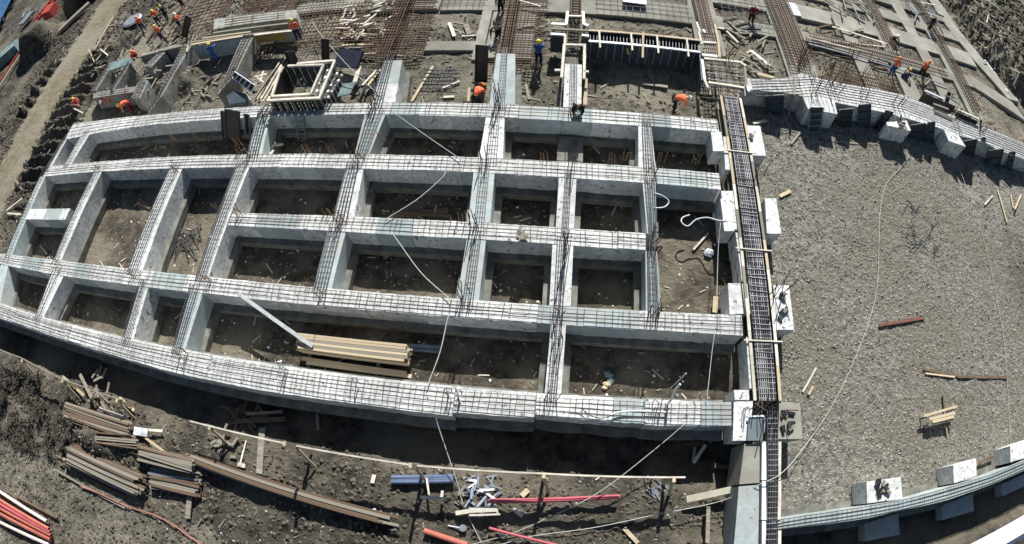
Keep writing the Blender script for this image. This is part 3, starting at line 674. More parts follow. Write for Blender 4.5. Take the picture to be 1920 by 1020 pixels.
# rebar cages lying along the strips, rebar mats
def cage(label, x, y0, y1, wd=.8, n=6, z=-1.12, h=.35, m=REBARN, skew=0):
    r = thing('rebar_cage', (x, (y0 + y1) / 2, z), label, 'rebar cage', 'rebar cages on the concrete strips')
    for k in range(n):
        t = (k / (n - 1) - .5) * wd
        barobj('bar', (x + t + RND.uniform(-.04, .04), y0 + RND.uniform(-.5, .3), z + h), (x + t + skew + RND.uniform(-.05, .05), y1 + RND.uniform(-.3, .5), z + h), .045, .045, m, r)
        if k % 2 == 0: barobj('bar', (x + t, y0, z + .05), (x + t + skew, y1, z + .05), .04, .04, m, r)
    q = int((y1 - y0) / .28)
    for i in range(q):
        y = y0 + (y1 - y0) * i / q; xx = x + skew * i / q
        inst('stirrup', STIR(m), r, (xx + wd / 2, y, z), rz=math.pi / 2, scale=(1.6, wd, h))
cage('slim dark rebar cage running out of the wooden trough to the top edge', .2, 25.4, 40, .5, 5, h=1.1)
cage('dark rebar cage behind the caged corner formwork', 8.3, 26.8, 42, .9, 6)
cage('long dense rebar cage ending at the far ring wall', 14.2, 24.6, 42, 1.5, 9, h=.4)
cage('rebar cage left of the workers, deep in the far right strips', 23.2, 29.0, 44, .8, 5)
cage('narrow rebar cage passing the standing worker in black', 29.4, 24.5, 41, .5, 4)
cage('rebar cage left of the black tarp, heading to the far edge', -19.6, 23.5, 42, .9, 6)
cage('rebar cage beyond the yellow formwork board', -25.9, 27, 44, .8, 5)
cage('long rebar cage above the bare pit with the tall dark panel', -3.6, 20.2, 40, .55, 5, h=.9)
cage('rebar cage rising behind the pale stub beyond the grid', -10.6, 21.9, 42, .7, 5, h=.9)
def rmat(label, x0, x1, y0, y1, z=-1.0, sx=.22, sy=.22, m=REBARN, t=.036, ang=0):
    c = Vector(((x0 + x1) / 2, (y0 + y1) / 2, z)); r = thing('rebar_mat', c, label, 'rebar mat', 'rebar mats beyond the grid')
    R = Matrix.Rotation(ang, 3, 'Z')
    P = lambda x, y, zz: c + R @ (Vector((x, y, zz)) - c)
    for i in range(int((x1 - x0) / sx) + 1):
        x = x0 + i * sx + RND.uniform(-.03, .03); barobj('bar', P(x, y0 - RND.random() * .3, z), P(x + RND.uniform(-.04, .04), y1 + RND.random() * .3, z), t, t, m, r)
    for i in range(int((y1 - y0) / sy) + 1):
        y = y0 + i * sy + RND.uniform(-.03, .03); barobj('bar', P(x0 - RND.random() * .3, y, z + .04), P(x1 + RND.random() * .3, y + RND.uniform(-.04, .04), z + .04), t, t, m, r)
rmat('dense rebar mat between the plank heap and the bare earth pit', -12.4, -8.6, 22.9, 26.6, -.95)
rmat('second rebar mat at the far edge, above the dense one', -12.2, -8.8, 27.2, 31, -.95)
rmat('rebar mat beside the worker in blue with the yellow helmet', -4.2, -1.7, 21.6, 27.6, -.9)
rmat('wide rebar mat behind the far ring wall, by the crouching worker in blue', 16.5, 22.0, 23.2, 25.3, -1.05, .2, .35)
rmat('rebar mat laid on the strip behind the two orange workers', 16, 28, 27.6, 28.5, -1.05, .22, .4)
rmat('thin rebar mat left of the black tarp', -17.4, -13.0, 24.3, 25.4, -1.0, .22, .3)
rmat('far rebar mat above the yellow boards', -24, -15.4, 29.4, 32.3, -1.0, .3, .4)
rmat('rebar mat at the top edge of the photo, left of centre', -25, -14, 33.4, 36, -1.0, .4, .45)
rmat('mat of short bars across the concrete bench left of the shaft', -25.5, -19, 25.9, 27.6, -.9, .2, .35, REBARG, .03)
rmat('mat of rebar at the top edge, left of the white sheet', -4.4, -1.6, 28.2, 33, -1.0, .25, .25)
rmat('rebar mat lying in the bare pit right of the pale stub', -8.0, -6.3, 20.3, 22.0, -1.3, .2, .3, REBARG)

# ================================================================== NORTH-WEST WALLS
def wallpoly(label, pts, z1=0, z0=-1.45, m=CONCD, cage_=True):
    P = [W(*p, z1) for p in pts]; c = sum(P, Vector()) / len(P)
    r = thing('concrete_wall', (c.x, c.y, z0), label, 'concrete wall', 'unfinished walls beyond the grid on the left')
    MB().prism([p[:2] for p in P], z0, z1).build('wall_section', m, r)
    if cage_ and len(P) == 4:
        a0, a1, b1, b0 = P
        for f in (.25, .5, .8):
            p, q = a0.lerp(b0, f), a1.lerp(b1, f); barobj('rebar', p + Vector((0, 0, .12)), q + Vector((0, 0, .12)), .04, .04, REBARG, r)
        n = int((a1 - a0).length / .35)
        for i in range(n):
            p, q = a0.lerp(a1, (i + .5) / n), b0.lerp(b1, (i + .5) / n); d = q - p
            barobj('stirrup', p + d * .15 + Vector((0, 0, .1)), p + d * .88 + Vector((0, 0, .1)), .03, .03, REBAR, r)
    return r
wallpoly('long slanting concrete wall right of the earth heap, beyond the far left cell', [(277, 215), (345, 82), (360, 84), (304, 179)])
wallpoly('broken-topped concrete wall left of the timber shaft, under the tray of five cells', [(408, 178), (456, 66), (476, 68), (440, 142)])
wallpoly('grey concrete wall left of the earth heap, with workers at its near end', [(246, 182), (268, 148), (278, 152), (262, 186)])
wallpoly('short wall stub holding the dark corner beyond the earth heap', [(270, 124), (300, 96), (310, 98), (284, 126)])
wallpoly('thin outermost wall of the ruinous left corner', [(173, 170), (200, 127), (206, 129), (180, 171)])
wallpoly('thin wall leaning across the mud in the left corner', [(206, 170), (240, 118), (245, 119), (212, 171)])
wallpoly('long east-west bench wall topped with rebar, beyond the worker in blue', [(400, 55), (402, 36), (556, 18), (556, 34)], 0, -1.4)
wallpoly('low pale wall crossing in front of the crouching workers on the left', [(174, 184), (176, 174), (252, 162), (253, 172)], -.1)
r = thing('formwork_wall', W(460, 75, -1.4), 'pale-faced formwork wall with a yellow board, behind the worker in blue', 'formwork')
def facewall(parent, a, b, z0, z1, th, m, name):
    p, q = W(*a, z1), W(*b, z1); d = (q - p); d.z = 0; nrm = Vector((-d.y, d.x, 0)).normalized() * th
    MB().prism([p[:2], q[:2], (q + nrm)[:2], (p + nrm)[:2]], z0, z1).build(name, m, parent)
facewall(r, (360, 88), (400, 81), -1.3, 0, .08, CONC2, 'face_panel'); facewall(r, (401, 81), (452, 71), -1.3, 0, .08, CONC2, 'face_panel.001')
facewall(r, (478, 69), (532, 62), -.55, 0, .06, PLYY, 'yellow_panel'); facewall(r, (533, 62), (558, 60), -.55, 0, .06, BLIND, 'plain_panel')
facewall(r, (478, 70), (558, 61), -1.3, -.56, .06, CONC2, 'lower_panel')
for a, b, m in (((358, 84), (455, 68), WOODY), ((355, 80), (560, 55), WOODG), ((476, 66), (556, 57), WOODW), ((400, 62), (540, 44), WOODG), ((380, 72), (470, 60), WOODY), ((350, 97), (353, 84), WOODY)):
    barobj('cap_board', W(*a, .1), W(*b, .1), .13, .07, m, r)
r = thing('formwork_wall', W(240, 100, -1.4), 'dark formwork edge joining the walls behind the crouching worker on the left', 'formwork')
facewall(r, (262, 106), (335, 88), -1.3, 0, .3, CONCD, 'face_panel'); barobj('cap_board', W(255, 108, .05), W(342, 86, .05), .15, .08, WOODG, r)
MB().prism([W(*p, -.2)[:2] for p in ((204, 118), (250, 106), (244, 120), (206, 132))], -.3, -.2).build('sheet', TARPG, r)

# ================================================================== TIMBER SHAFT FORMWORK
r = thing('shaft_formwork', W(560, 160, -.3), 'square timber and panel shaft formwork standing behind the farthest beam', 'formwork')
ZT = .85
def ring(a, b, m=WOODW, wd=.13, ht=.12, z=ZT, name='waler'): barobj(name, W(*a, z), W(*b, z), wd, ht, m, r)
for a, b in (((501, 189), (597, 184)), ((510, 181), (582, 177)), ((557, 120), (628, 114)), ((540, 124), (607, 122)), ((628, 114), (598, 186)), ((607, 122), (582, 178)), ((528, 124), (510, 181))): ring(a, b)
for i, (a, b, m) in enumerate((((524, 118), (483, 187), WOODY), ((528, 122), (490, 187), WOODW), ((532, 126), (497, 186), WOODY), ((519, 126), (478, 184), WOODG))): ring(a, b, m, .1, .1, ZT - .1 + .04 * i, 'plank')
C4 = [W(505, 188, ZT), W(594, 184, ZT), W(624, 118, ZT), W(532, 122, ZT)]
for i in range(4):
    a, b = C4[i], C4[(i + 1) % 4]; n = 7
    for k in range(n):
        p, q = a.lerp(b, k / n), a.lerp(b, (k + 1) / n - .02); p.z = q.z = -.1
        barobj('form_panel', p, q, .05, 1.8, PLY if i != 2 else PLYB, r)
        p2 = a.lerp(b, (k + .5) / n); out = (p2 - sum(C4, Vector()) / 4); out.z = 0; out = out.normalized() * .09; p2 += out
        barobj('rib', (p2.x, p2.y, .75), (p2.x, p2.y, -.95), .07, .07, WOODG if i == 0 else STEELG, r)
for k in range(5):
    for j in range(9):
        t = j / 9; a = W(606 + k * 9, 128 + k * 3, ZT - .2 - .05 * k); b = W(590 + k * 6, 190 - k, ZT - .2 - .05 * k); p = a.lerp(b, t); q = a.lerp(b, t + .07)
        barobj('clamp', p + Vector((0, 0, .1 * (j % 2))), q, .12, .12, (STEELW, WOODW, WOODG)[(j + k) % 3], r)
barobj('brace', W(565, 148, -.1), W(578, 175, .1), .1, .05, WOODG, r); barobj('brace', W(555, 130, 0), W(558, 160, -.6), .08, .05, WOODG, r)
barobj('lintel', W(503, 197, .3), W(598, 193, .3), .1, .1, WOODW, r)

def panel(label, top, bot, wd, zt, zb, m=STEELD, ribs=4, cat='formwork panel', edge=STEELG, name='shutter', group='loose formwork panels'):
    """a framed panel leaning from its foot (bot, zb) to its head (top, zt)"""
    p, q = W(*bot, zb), W(*top, zt); d = q - p; side = d.cross(Vector((0, 1, 0)) if abs(d.normalized().y) < .6 else Vector((0, 0, 1))).normalized()
    if abs(side.x) < .3: side = Vector((1, 0, 0))
    side = (side - d.normalized() * side.dot(d.normalized())).normalized(); nrm = side.cross(d).normalized()
    if nrm.dot(Vector((0, -1, .6))) < 0: nrm = -nrm
    r = thing(name, p, label, cat, group)
    s = side * wd / 2
    MB().bar(p, q, wd, .03, up=nrm).build('face', m, r)
    for sg in (-1, 1): barobj('side_rail', p + s * sg + nrm * .05, q + s * sg + nrm * .05, .05, .09, edge, r)
    for i in range(ribs + 1):
        c = p.lerp(q, i / ribs) + nrm * .05; barobj('rib', c - s, c + s, .045, .07, edge, r)
    return r
panel('blue-grey ribbed panel leaning on the white ring wall, nearest the hanging board', (1531, 200), (1526, 246), .75, .25, -1.25, STEELD, 4)
panel('dark panel standing against the ring wall, left of the leaning slab', (1621, 195), (1620, 238), .75, .3, -1.2, PLYB, 3, edge=PLYB)
panel('dark panel tilted sideways onto the littered pad', (1668, 208), (1645, 240), .55, .3, -1.2, PLYB, 2, edge=STEELD)
panel('dark sheet lying at the foot of the ring wall pad', (1662, 240), (1660, 262), 1.1, -.9, -1.25, PLYB, 1, edge=PLYB)
panel('narrow dark panel in the middle of the far ring wall', (1746, 228), (1742, 266), .5, .3, -1.2, PLYB, 2, edge=PLYB)
panel('narrow blue panel standing near the far right end of the ring wall', (1844, 256), (1836, 290), .35, .2, -1.2, STEELD, 2)
panel('dark panel on the shadowed outer right stretch of the ring wall', (1898, 284), (1890, 318), .5, .2, -1.2, PLYB, 2, edge=PLYB)
panel('tall black panel standing upright beside the bare pit', (904, 84), (902, 152), .62, .9, -1.3, PLY, 1, edge=PLY)
panel('brown upright board behind the shaft, beside the black tarp', (610, 72), (611, 112), .4, 1.2, -.3, mat('board_brown', (.09, .06, .04)), 1, edge=PLY)
panel('black panel with a white top edge standing on the shaft corner', (543, 96), (552, 122), .6, 1.3, .3, PLY, 1, edge=PLY)
panel('wide dark panel propped at the left end of the shaft, lighter on its face', (436, 206), (438, 262), .9, .55, -1.3, mat('panel_brown', (.10, .085, .075), (.07, .06, .055), 1, .6), 1, edge=PLYB)
panel('narrow dark panel propped beside the wider one left of the shaft', (420, 208), (424, 262), .35, .5, -1.3, PLYB, 1, edge=STEELD)
panel('slim black panel right of the wide one at the beam crossing', (463, 212), (465, 252), .3, .5, -1.2, PLY, 1, edge=STEELG)
panel('upright dark board by the worker at the plank, far left', (354, 30), (346, 68), .5, .9, -1.0, mat('board_brown', (.09, .06, .04)), 1, edge=PLY)
panel('dark panel on the first recess of the far ring wall, left of the hanging board', (1452, 178), (1450, 212), 1.0, .12, -1.25, PLYB, 2, edge=PLYB)
panel('dark blue panel between the ribbed panel and the standing one', (1586, 204), (1583, 238), .8, .1, -1.25, STEELD, 2, edge=PLYB)
panel('wide dark panel covering the ring wall below the open formwork boxes', (1722, 232), (1718, 262), 1.0, .08, -1.25, PLYB, 2, edge=STEELD)
panel('dark panel right of the steel ladder on the ring wall', (1818, 262), (1812, 292), 1.1, .08, -1.3, STEELD, 2, edge=PLYB)
panel('dark panel between the two narrow ones at the right end of the ring wall', (1868, 280), (1860, 312), 1.2, .08, -1.3, PLYB, 2, edge=STEELD)
def ladder(label, top, bot, zt, zb, wd=.42, n=6, m=STEELG):
    p, q = W(*bot, zb), W(*top, zt); r = thing('ladder', p, label, 'ladder'); s = Vector((wd / 2, 0, 0))
    for sg in (-1, 1): barobj('rail', p + s * sg, q + s * sg, .05, .07, m, r)
    for i in range(n): c = p.lerp(q, (i + .5) / n); barobj('rung', c - s, c + s, .045, .045, m, r)
ladder('short steel ladder leaning on the ring wall pad toward the gravel', (1789, 256), (1783, 296), .1, -1.2, .5, 6, STEELW)
ladder('dark ladder standing in the shaded cell under the shaft', (562, 216), (566, 262), .0, -1.35, .5, 6, STEELG)

# small site clutter near the shaft
r = thing('tray', W(453, 152, 0), 'light metal tray with five dark cells tipped up on the broken wall', 'tray')
a, b = W(433, 144, .1), W(472, 172, .1); a2, b2 = W(440, 134, .6), W(479, 160, .6)
barobj('rail', a, b, .06, .06, STEELW, r); barobj('rail', a2, b2, .06, .06, STEELW, r)
for i in range(6): barobj('divider', a.lerp(b, i / 5), a2.lerp(b2, i / 5), .06, .06, STEELW, r)
MB().bar(a.lerp(a2, .5) - Vector((0, -.04, .04)), b.lerp(b2, .5) - Vector((0, -.04, .04)), .02, (a - a2).length, up=(a2 - a)).build('back', PLY, r)
o = MB().prism([W(*p, -.1)[:2] for p in ((424, 180), (440, 170), (462, 176), (460, 190), (430, 196))], -1.2, -.1).build('sheet_of_plywood', PLYB)
tag(o, 'dark sheet lying under the tray with five cells', 'sheet')
o = MB().bar(W(632, 108, -.6), W(676, 112, -.6), 1.15, .18, up=(0, -.4, 1)).build('black_tarp', TARP); tag(o, 'black tarpaulin bundle beyond the shaft, on the rebar', 'tarpaulin')
o = MB().bar(W(662, 165, -.5), W(628, 172, -.9), 1.0, .06).build('grey_board', TARPG); tag(o, 'grey translucent board lying right of the shaft clamps', 'board')

# ================================================================== NORTH PIT FORMWORK
r = thing('formwork_wall', W(1205, 90, -1.3), 'straight formwork trough closing the far side of the dark pit', 'formwork')
A0, A1, B0, B1 = W(1104, 57, .05), W(1313, 76, .05), W(1104, 77, .05), W(1313, 98, .05)
n = 14
for i in range(n):
    t0, t1 = i / n, (i + 1) / n + .001
    for P, Q, sgn in ((A0, A1, 1), (B0, B1, -1)):
        p, q = P.lerp(Q, t0), P.lerp(Q, t1); p.z = q.z = -.62; barobj('form_panel', p, q, .05, 1.35, PLYB if sgn < 0 else PLY, r)
    p = B0.lerp(B1, t0 + .02); barobj('rib', (p.x, p.y - .07, 0), (p.x, p.y - .07, -1.2), .05, .06, STEELG, r)
for P, Q, m in ((A0, A1, WOODY), (B0, B1, STEELW)):
    for i in range(3): barobj('cap_board', P.lerp(Q, i / 3), P.lerp(Q, (i + 1) / 3 - .003), .13, .07, m, r)
for i in range(34):
    p = A0.lerp(A1, (i + .5) / 34); q = B0.lerp(B1, (i + .5) / 34); p.z = q.z = -.1
    barobj('stirrup', p, q, .03, .03, REBARL, r)
for t in (.09, .37, .6, .87): barobj('cross_board', A0.lerp(A1, t) + Vector((0, -.1, .08)), B0.lerp(B1, t) + Vector((.05, -.6, .08)), .1, .05, WOODW, r)
barobj('cross_board', W(1206, 60, .3), W(1205, 108, -.1), .12, .06, WOODY, r)
MB().bar(W(1176, 90, -.2), W(1178, 102, -.5), .12, .05).build('yellow_label', mat('label_yellow', (.7, .6, .15)), r)
r = thing('formwork_trough', W(1075, 100, -1.2), 'narrow pale board trough with crossing head around a rebar cage', 'formwork')
for a, b, m in (((1058, 83), (1053, 146), WOODW), ((1096, 83), (1095, 148), WOODW), ((1033, 64), (1060, 66), STEELW), ((1034, 45), (1062, 46), STEELW), ((1062, 46), (1064, 22), STEELW), ((1093, 22), (1095, 46), STEELW), ((1095, 46), (1103, 48), STEELW), ((1091, 66), (1104, 68), STEELW), ((1060, 66), (1059, 84), WOODW), ((1034, 54), (1104, 58), WOODG), ((1062, 30), (1093, 31), WOODW), ((1060, 84), (1096, 85), WOODW), ((1040, 132), (1053, 132), WOODW), ((1095, 134), (1104, 135), WOODW)):
    barobj('board', W(*a, .05), W(*b, .05), .14, .1, m, r)
for a, b in (((1056, 84), (1052, 146)), ((1098, 84), (1097, 148)), ((1032, 67), (1058, 69)), ((1093, 69), (1104, 71)), ((1063, 24), (1061, 44)), ((1095, 24), (1097, 44))):
    p, q = W(*a, 0), W(*b, 0); p.z = q.z = -.6; barobj('form_panel', p, q, .05, 1.2, PLYB, r)
o = MB().bar(W(1098, 148, -.6), W(1097, 197, -.6), .2, .1).build('plank', WOODY); tag(o, 'upright yellow plank standing along the narrow beam by the dark pit', 'plank', 'loose boards and planks')
r = thing('corner_formwork', W(1345, 120, -1.2), 'boarded corner formwork with dense rebar grid at the head of the long cage', 'formwork')
for a, b, m in (((1306, 42), (1312, 60), WOODW), ((1310, 60), (1316, 84), WOODW), ((1318, 56), (1322, 62), STEELW), ((1340, 46), (1347, 80), WOODY), ((1347, 80), (1349, 108), WOODY), ((1313, 79), (1343, 81), WOODW), ((1316, 103), (1345, 106), STEELW), ((1320, 110), (1388, 117), WOODW), ((1388, 117), (1398, 124), WOODW), ((1316, 112), (1321, 150), STEELW), ((1321, 150), (1327, 165), WOODW), ((1328, 155), (1395, 165), WOODW), ((1396, 126), (1400, 164), WOODG), ((1400, 160), (1404, 172), STEELW)):
    barobj('board', W(*a, .08), W(*b, .08), .14, .1, m, r)
for i in range(11):
    a = 1328 + i * 6.5; barobj('bar', W(a, 112 + i * .8, 0), W(a + 4, 178 + i * .2, 0), .04, .04, REBARN if i % 2 else REBARL, r)
for i in range(9):
    barobj('bar', W(1324 + i * .5, 118 + i * 6, .04), W(1396, 127 + i * 6, .04), .035, .035, REBARL if i % 2 else REBARN, r)
for i in range(8): barobj('bar', W(1318 + i * 3.5, 60, 0), W(1328 + i * 4, 110, 0), .045, .045, REBARN, r)
for i in range(7): barobj('bar', W(1315, 62 + i * 7, .03), W(1343, 64 + i * 7, .03), .035, .035, REBARN, r)
for a, b in (((1311, 85), (1316, 150)), ((1322, 84), (1318, 104))):
    p, q = W(*a, 0), W(*b, 0); p.z = q.z = -.6; barobj('form_panel', p, q, .06, 1.2, PLYB, r)
starters(r, 1372, 110, 7, 1.2, .4, REBARN, 0, .35)

# battered formwork on the far ring wall
r = thing('formwork_box', W(1760, 175, 0), 'dark open formwork boxes with workers tools on the far right of the ring wall', 'formwork')
for a, b, m, z in (((1733, 170), (1770, 186), STEELW, .35), ((1750, 195), (1778, 205), WOODG, .2), ((1796, 206), (1836, 224), WOODW, .35), ((1772, 178), (1795, 192), STEELG, .3), ((1752, 208), (1786, 222), WOODG, .1)):
    barobj('board', W(*a, z), W(*b, z), .13, .09, m, r)
for a, b in (((1732, 174), (1770, 191)), ((1795, 210), (1834, 228)), ((1772, 190), (1792, 200))):
    p, q = W(*a, .3), W(*b, .3); p.z = q.z = -.1; barobj('form_panel', p, q, .06, .8, PLY, r)
for a, b in (((1730, 162), (1736, 172)), ((1780, 173), (1775, 192)), ((1840, 222), (1838, 236))):
    barobj('post', W(*a, .5), W(*b, -.1), .3, .08, PLY, r)

rmat('rebar mat over the brown strip left of the shaft corner', -24.5, -20.5, 28.0, 30.5, -1.0, .3, .3)
rmat('sparse mat of long bars in the far left centre', -31, -26.5, 27.5, 33, -.9, .5, .5, REBARN, .045, .1)
rmat('sparse rebar mat between the bench wall and the black tarp', -19, -13.2, 25.6, 28.6, -1.0, .28, .4)
rmat('thin rebar mat over the far slab beyond the straight trough', 1.5, 7.4, 27.8, 33, -1.0, .45, .5, REBARG, .025)
rmat('thin rebar mat on the pale slab at the top middle', -8.3, -5.6, 27.8, 33, -1.0, .4, .4, REBARG, .025)
rmat('thin rebar mat behind the worker in dark red', 9.8, 13.2, 28, 34, -1.0, .5, .5, REBARG, .025)
r = thing('wire_tangle', W(1735, 430, -1.2), 'tangle of thin dark wires lying on the gravel', 'wire')
for i in range(34):
    p = W(RND.uniform(1695, 1765), RND.uniform(385, 470), -1.12); q = p + Vector((RND.uniform(-.9, .9), RND.uniform(-.9, .9), RND.uniform(0, .12))); barobj('wire', p, q, .025, .025, STEELD, r)
r = thing('rebar_bundle', W(1500, 120, -1.2), 'tall rusty bars standing behind the far ring wall', 'rebar')
for px, py, n in ((1500, 130, 6), (1535, 160, 5), (1550, 165, 5), (1620, 150, 4), (1580, 140, 4)):
    for i in range(n):
        p = W(px + RND.uniform(-8, 8), py + RND.uniform(-5, 5), -1.2); barobj('bar', p, p + Vector((RND.uniform(-.25, .25), RND.uniform(-.2, .2), RND.uniform(1.6, 2.6))), .04, .04, REBARN, r)

# ================================================================== PEOPLE
def skin_mesh(name, V, Ed, root=0, sub=1):
    """one continuous skinned surface over a skeleton: V = (x, y, z, radius)"""
    me = bpy.data.meshes.new(name + '_rig'); me.from_pydata([v[:3] for v in V], Ed, [])
    o = bpy.data.objects.new(name + '_rig', me); COL.objects.link(o)
    sk = o.modifiers.new('s', 'SKIN'); sk.use_smooth_shade = True
    if sub: o.modifiers.new('d', 'SUBSURF').levels = sub
    for i, v in enumerate(V):
        d = me.skin_vertices[0].data[i]; r = v[3]; d.radius = (r if not isinstance(r, tuple) else r[0], r if not isinstance(r, tuple) else r[1]); d.use_root = (i == root)
    dg = bpy.context.evaluated_depsgraph_get(); out = bpy.data.meshes.new_from_object(o.evaluated_get(dg)); out.name = name
    bpy.data.objects.remove(o); return out
POSE = {}
def pose(kind):
    """joints of each pose, facing +y"""
    if kind in POSE: return POSE[kind]
    J = dict(pel=(0, 0, .93), wst=(0, .01, 1.08), chs=(0, .02, 1.30), nek=(0, .02, 1.47), hed=(0, .05, 1.62), fac=(0, .13, 1.60))
    def mir(a): return (-a[0], a[1], a[2])
    hip, kne, ank, toe = (.10, 0, .88), (.12, .03, .48), (.13, -.02, .09), (.15, .13, .05)
    sho, elb, hnd = (.20, .01, 1.42), (.27, .03, 1.14), (.26, .16, .92)
    R = dict(hip=hip, kne=kne, ank=ank, toe=toe, sho=sho, elb=elb, hnd=hnd); L = {k: mir(v) for k, v in R.items()}
    if kind == 'bend':
        J.update(pel=(0, -.08, .90), wst=(0, .06, 1.02), chs=(0, .28, 1.10), nek=(0, .46, 1.10), hed=(0, .60, 1.10), fac=(0, .64, 1.02))
        R.update(hip=(.10, -.07, .86), kne=(.13, .05, .46), sho=(.20, .42, 1.08), elb=(.24, .48, .80), hnd=(.15, .62, .58)); L = {k: mir(v) for k, v in R.items()}
    if kind == 'crouch':
        J.update(pel=(0, -.18, .36), wst=(0, -.10, .50), chs=(0, .06, .68), nek=(0, .16, .82), hed=(0, .26, .94), fac=(0, .34, .91))
        R.update(hip=(.10, -.15, .36), kne=(.20, .22, .50), ank=(.17, -.05, .08), toe=(.19, .12, .04), sho=(.20, .14, .78), elb=(.27, .32, .60), hnd=(.14, .50, .42)); L = {k: mir(v) for k, v in R.items()}
    if kind == 'walk':
        J.update(hed=(0, .10, 1.60), fac=(0, .18, 1.56), nek=(0, .05, 1.46), chs=(0, .05, 1.29))
        R.update(kne=(.12, .20, .52), ank=(.12, .26, .10), toe=(.13, .42, .08), elb=(.27, -.08, 1.16), hnd=(.26, .02, .95))
        L.update(kne=(-.12, -.06, .48), ank=(-.12, -.34, .12), toe=(-.13, -.22, .04), elb=(-.28, .10, 1.16), hnd=(-.24, .30, 1.02))
    if kind == 'reach':
        R.update(elb=(.26, .26, 1.28), hnd=(.16, .50, 1.22)); L.update(elb=(-.26, .24, 1.22), hnd=(-.14, .46, 1.12))
    # body: one surface with head, arms, five-fingered hands, legs
    V = []; Ed = []
    def add(p, r, par=None): V.append((*p, r)); (Ed.append((par, len(V) - 1)) if par is not None else None); return len(V) - 1
    p0 = add(J['pel'], .12); p1 = add(J['wst'], .11, p0); p2 = add(J['chs'], .13, p1); p3 = add(J['nek'], .055, p2)
    p4 = add(J['hed'], .095, p3); p5 = add(tuple(J['hed'][i] + (J['hed'][i] - J['nek'][i]) * .55 for i in range(3)), .07, p4); add(J['fac'], .035, p4)
    for S, sg in ((R, 1), (L, -1)):
        a = add(S['sho'], .055, p2); b = add(S['elb'], .042, a)
        wr = tuple(S['elb'][i] + (S['hnd'][i] - S['elb'][i]) * .86 for i in range(3)); c = add(wr, .028, b); h = add(S['hnd'], .036, c)
        d = Vector(S['hnd']) - Vector(S['elb']); d.normalize(); sd = d.cross(Vector((0, .3, 1))).normalized()
        if sd.length < .1: sd = Vector((1, 0, 0))
        for k, ln in enumerate((.085, .095, .09, .07)):
            q = Vector(S['hnd']) + sd * (k - 1.5) * .022 + d * ln; add(tuple(q), .009, h)
        add(tuple(Vector(S['hnd']) + sd * .055 + d * .03), .010, h)
        e = add(S['hip'], .095, p0); f = add(S['kne'], .062, e); g_ = add(S['ank'], .042, f); add(S['toe'], .035, g_)
    body = skin_mesh('body_' + kind, V, Ed)
    V = []; Ed = []
    p0 = add(tuple(Vector(J['pel']) + (Vector(J['wst']) - Vector(J['pel'])) * .2), .155); p1 = add(J['wst'], .15, p0); p2 = add(J['chs'], .175, p1); p3 = add(tuple(Vector(J['chs']).lerp(Vector(J['nek']), .75)), .085, p2)
    for S in (R, L):
        a = add(S['sho'], .085, p2); b = add(S['elb'], .062, a); add(tuple(Vector(S['elb']).lerp(Vector(S['hnd']), .8)), .048, b)
    jack = skin_mesh('jacket_' + kind, V, Ed)
    V = []; Ed = []
    p0 = add(J['pel'], .145)
    for S in (R, L): a = add(S['hip'], .115, p0); b = add(S['kne'], .085, a); add(tuple(Vector(S['kne']).lerp(Vector(S['ank']), .9)), .072, b)
    trou = skin_mesh('trousers_' + kind, V, Ed)
    boots = []
    for S in (R, L):
        V = []; Ed = []; a = add(tuple(Vector(S['ank']) + Vector((0, 0, .05))), .058); b = add(S['ank'], .055, a); add((S['toe'][0], S['toe'][1] + .04, S['toe'][2]), .045, b)
        boots.append(skin_mesh('boot_' + kind, V, Ed))
    up = (Vector(J['hed']) - Vector(J['nek'])).normalized()
    POSE[kind] = (body, jack, trou, boots, Vector(J['hed']), up); return POSE[kind]
def helmet_mesh():
    b = MB(); n = 12; rings = [(.128, 0, ), (.125, .05), (.10, .10), (.06, .135), (0.015, .148)]
    for r_, z in rings:
        for k in range(n): a = 2 * math.pi * k / n; b.v.append((math.cos(a) * r_, math.sin(a) * r_ * 1.12, z))
    for i in range(len(rings) - 1):
        for k in range(n): b.f.append((i * n + k, i * n + (k + 1) % n, (i + 1) * n + (k + 1) % n, (i + 1) * n + k))
    b.f.append(tuple((len(rings) - 1) * n + k for k in range(n)))
    q = len(b.v)
    for k in range(7): a = math.pi * k / 6; b.v.append((math.cos(a) * .125, math.sin(a) * .14, .005)); b.v.append((math.cos(a) * .13, math.sin(a) * .21, -.01))
    for k in range(6): b.f.append((q + 2 * k, q + 2 * k + 1, q + 2 * k + 3, q + 2 * k + 2))
    return b.mesh('helmet', HATY, smooth=True)
HELM = helmet_mesh()
def setmat(o, m): o.material_slots[0].link = 'OBJECT'; o.material_slots[0].material = m
for _k in ('stand', 'bend', 'crouch', 'walk', 'reach'):
    for me in (pose(_k)[0], pose(_k)[1], pose(_k)[2], *pose(_k)[3]): me.materials.clear(); me.materials.append(SKIN)
def person(label, px, py, kind, face, jacket, trousers, hat, z=None, boots=BLACK):
    """px, py = where the feet stand; face = compass heading in degrees from +y, anticlockwise"""
    p = G(px, py) if z is None else W(px, py, z)
    r = thing('person', p, label, 'person', 'workers on the site'); r.rotation_euler = (0, 0, math.radians(face)); s = RND.uniform(.97, 1.02); r.scale = (s, s, s)
    body, jack, trou, bt, hd, up = pose(kind)
    def sub(name, me, m, loc=(0, 0, 0), eul=(0, 0, 0)):
        o = bpy.data.objects.new(name, me); COL.objects.link(o); o.parent = r; o.location = loc; o.rotation_euler = eul; setmat(o, m); return o
    sub('body', body, SKIN); sub('jacket', jack, jacket); sub('trousers', trou, trousers)
    for b in bt: sub('boot', b, boots)
    if hat is not None: sub('helmet', HELM, hat, hd + up * .045, up.to_track_quat('Z', 'Y').to_euler() if abs(up.z) < .9 else (0, 0, 0))
    return r
Z0 = -1.2
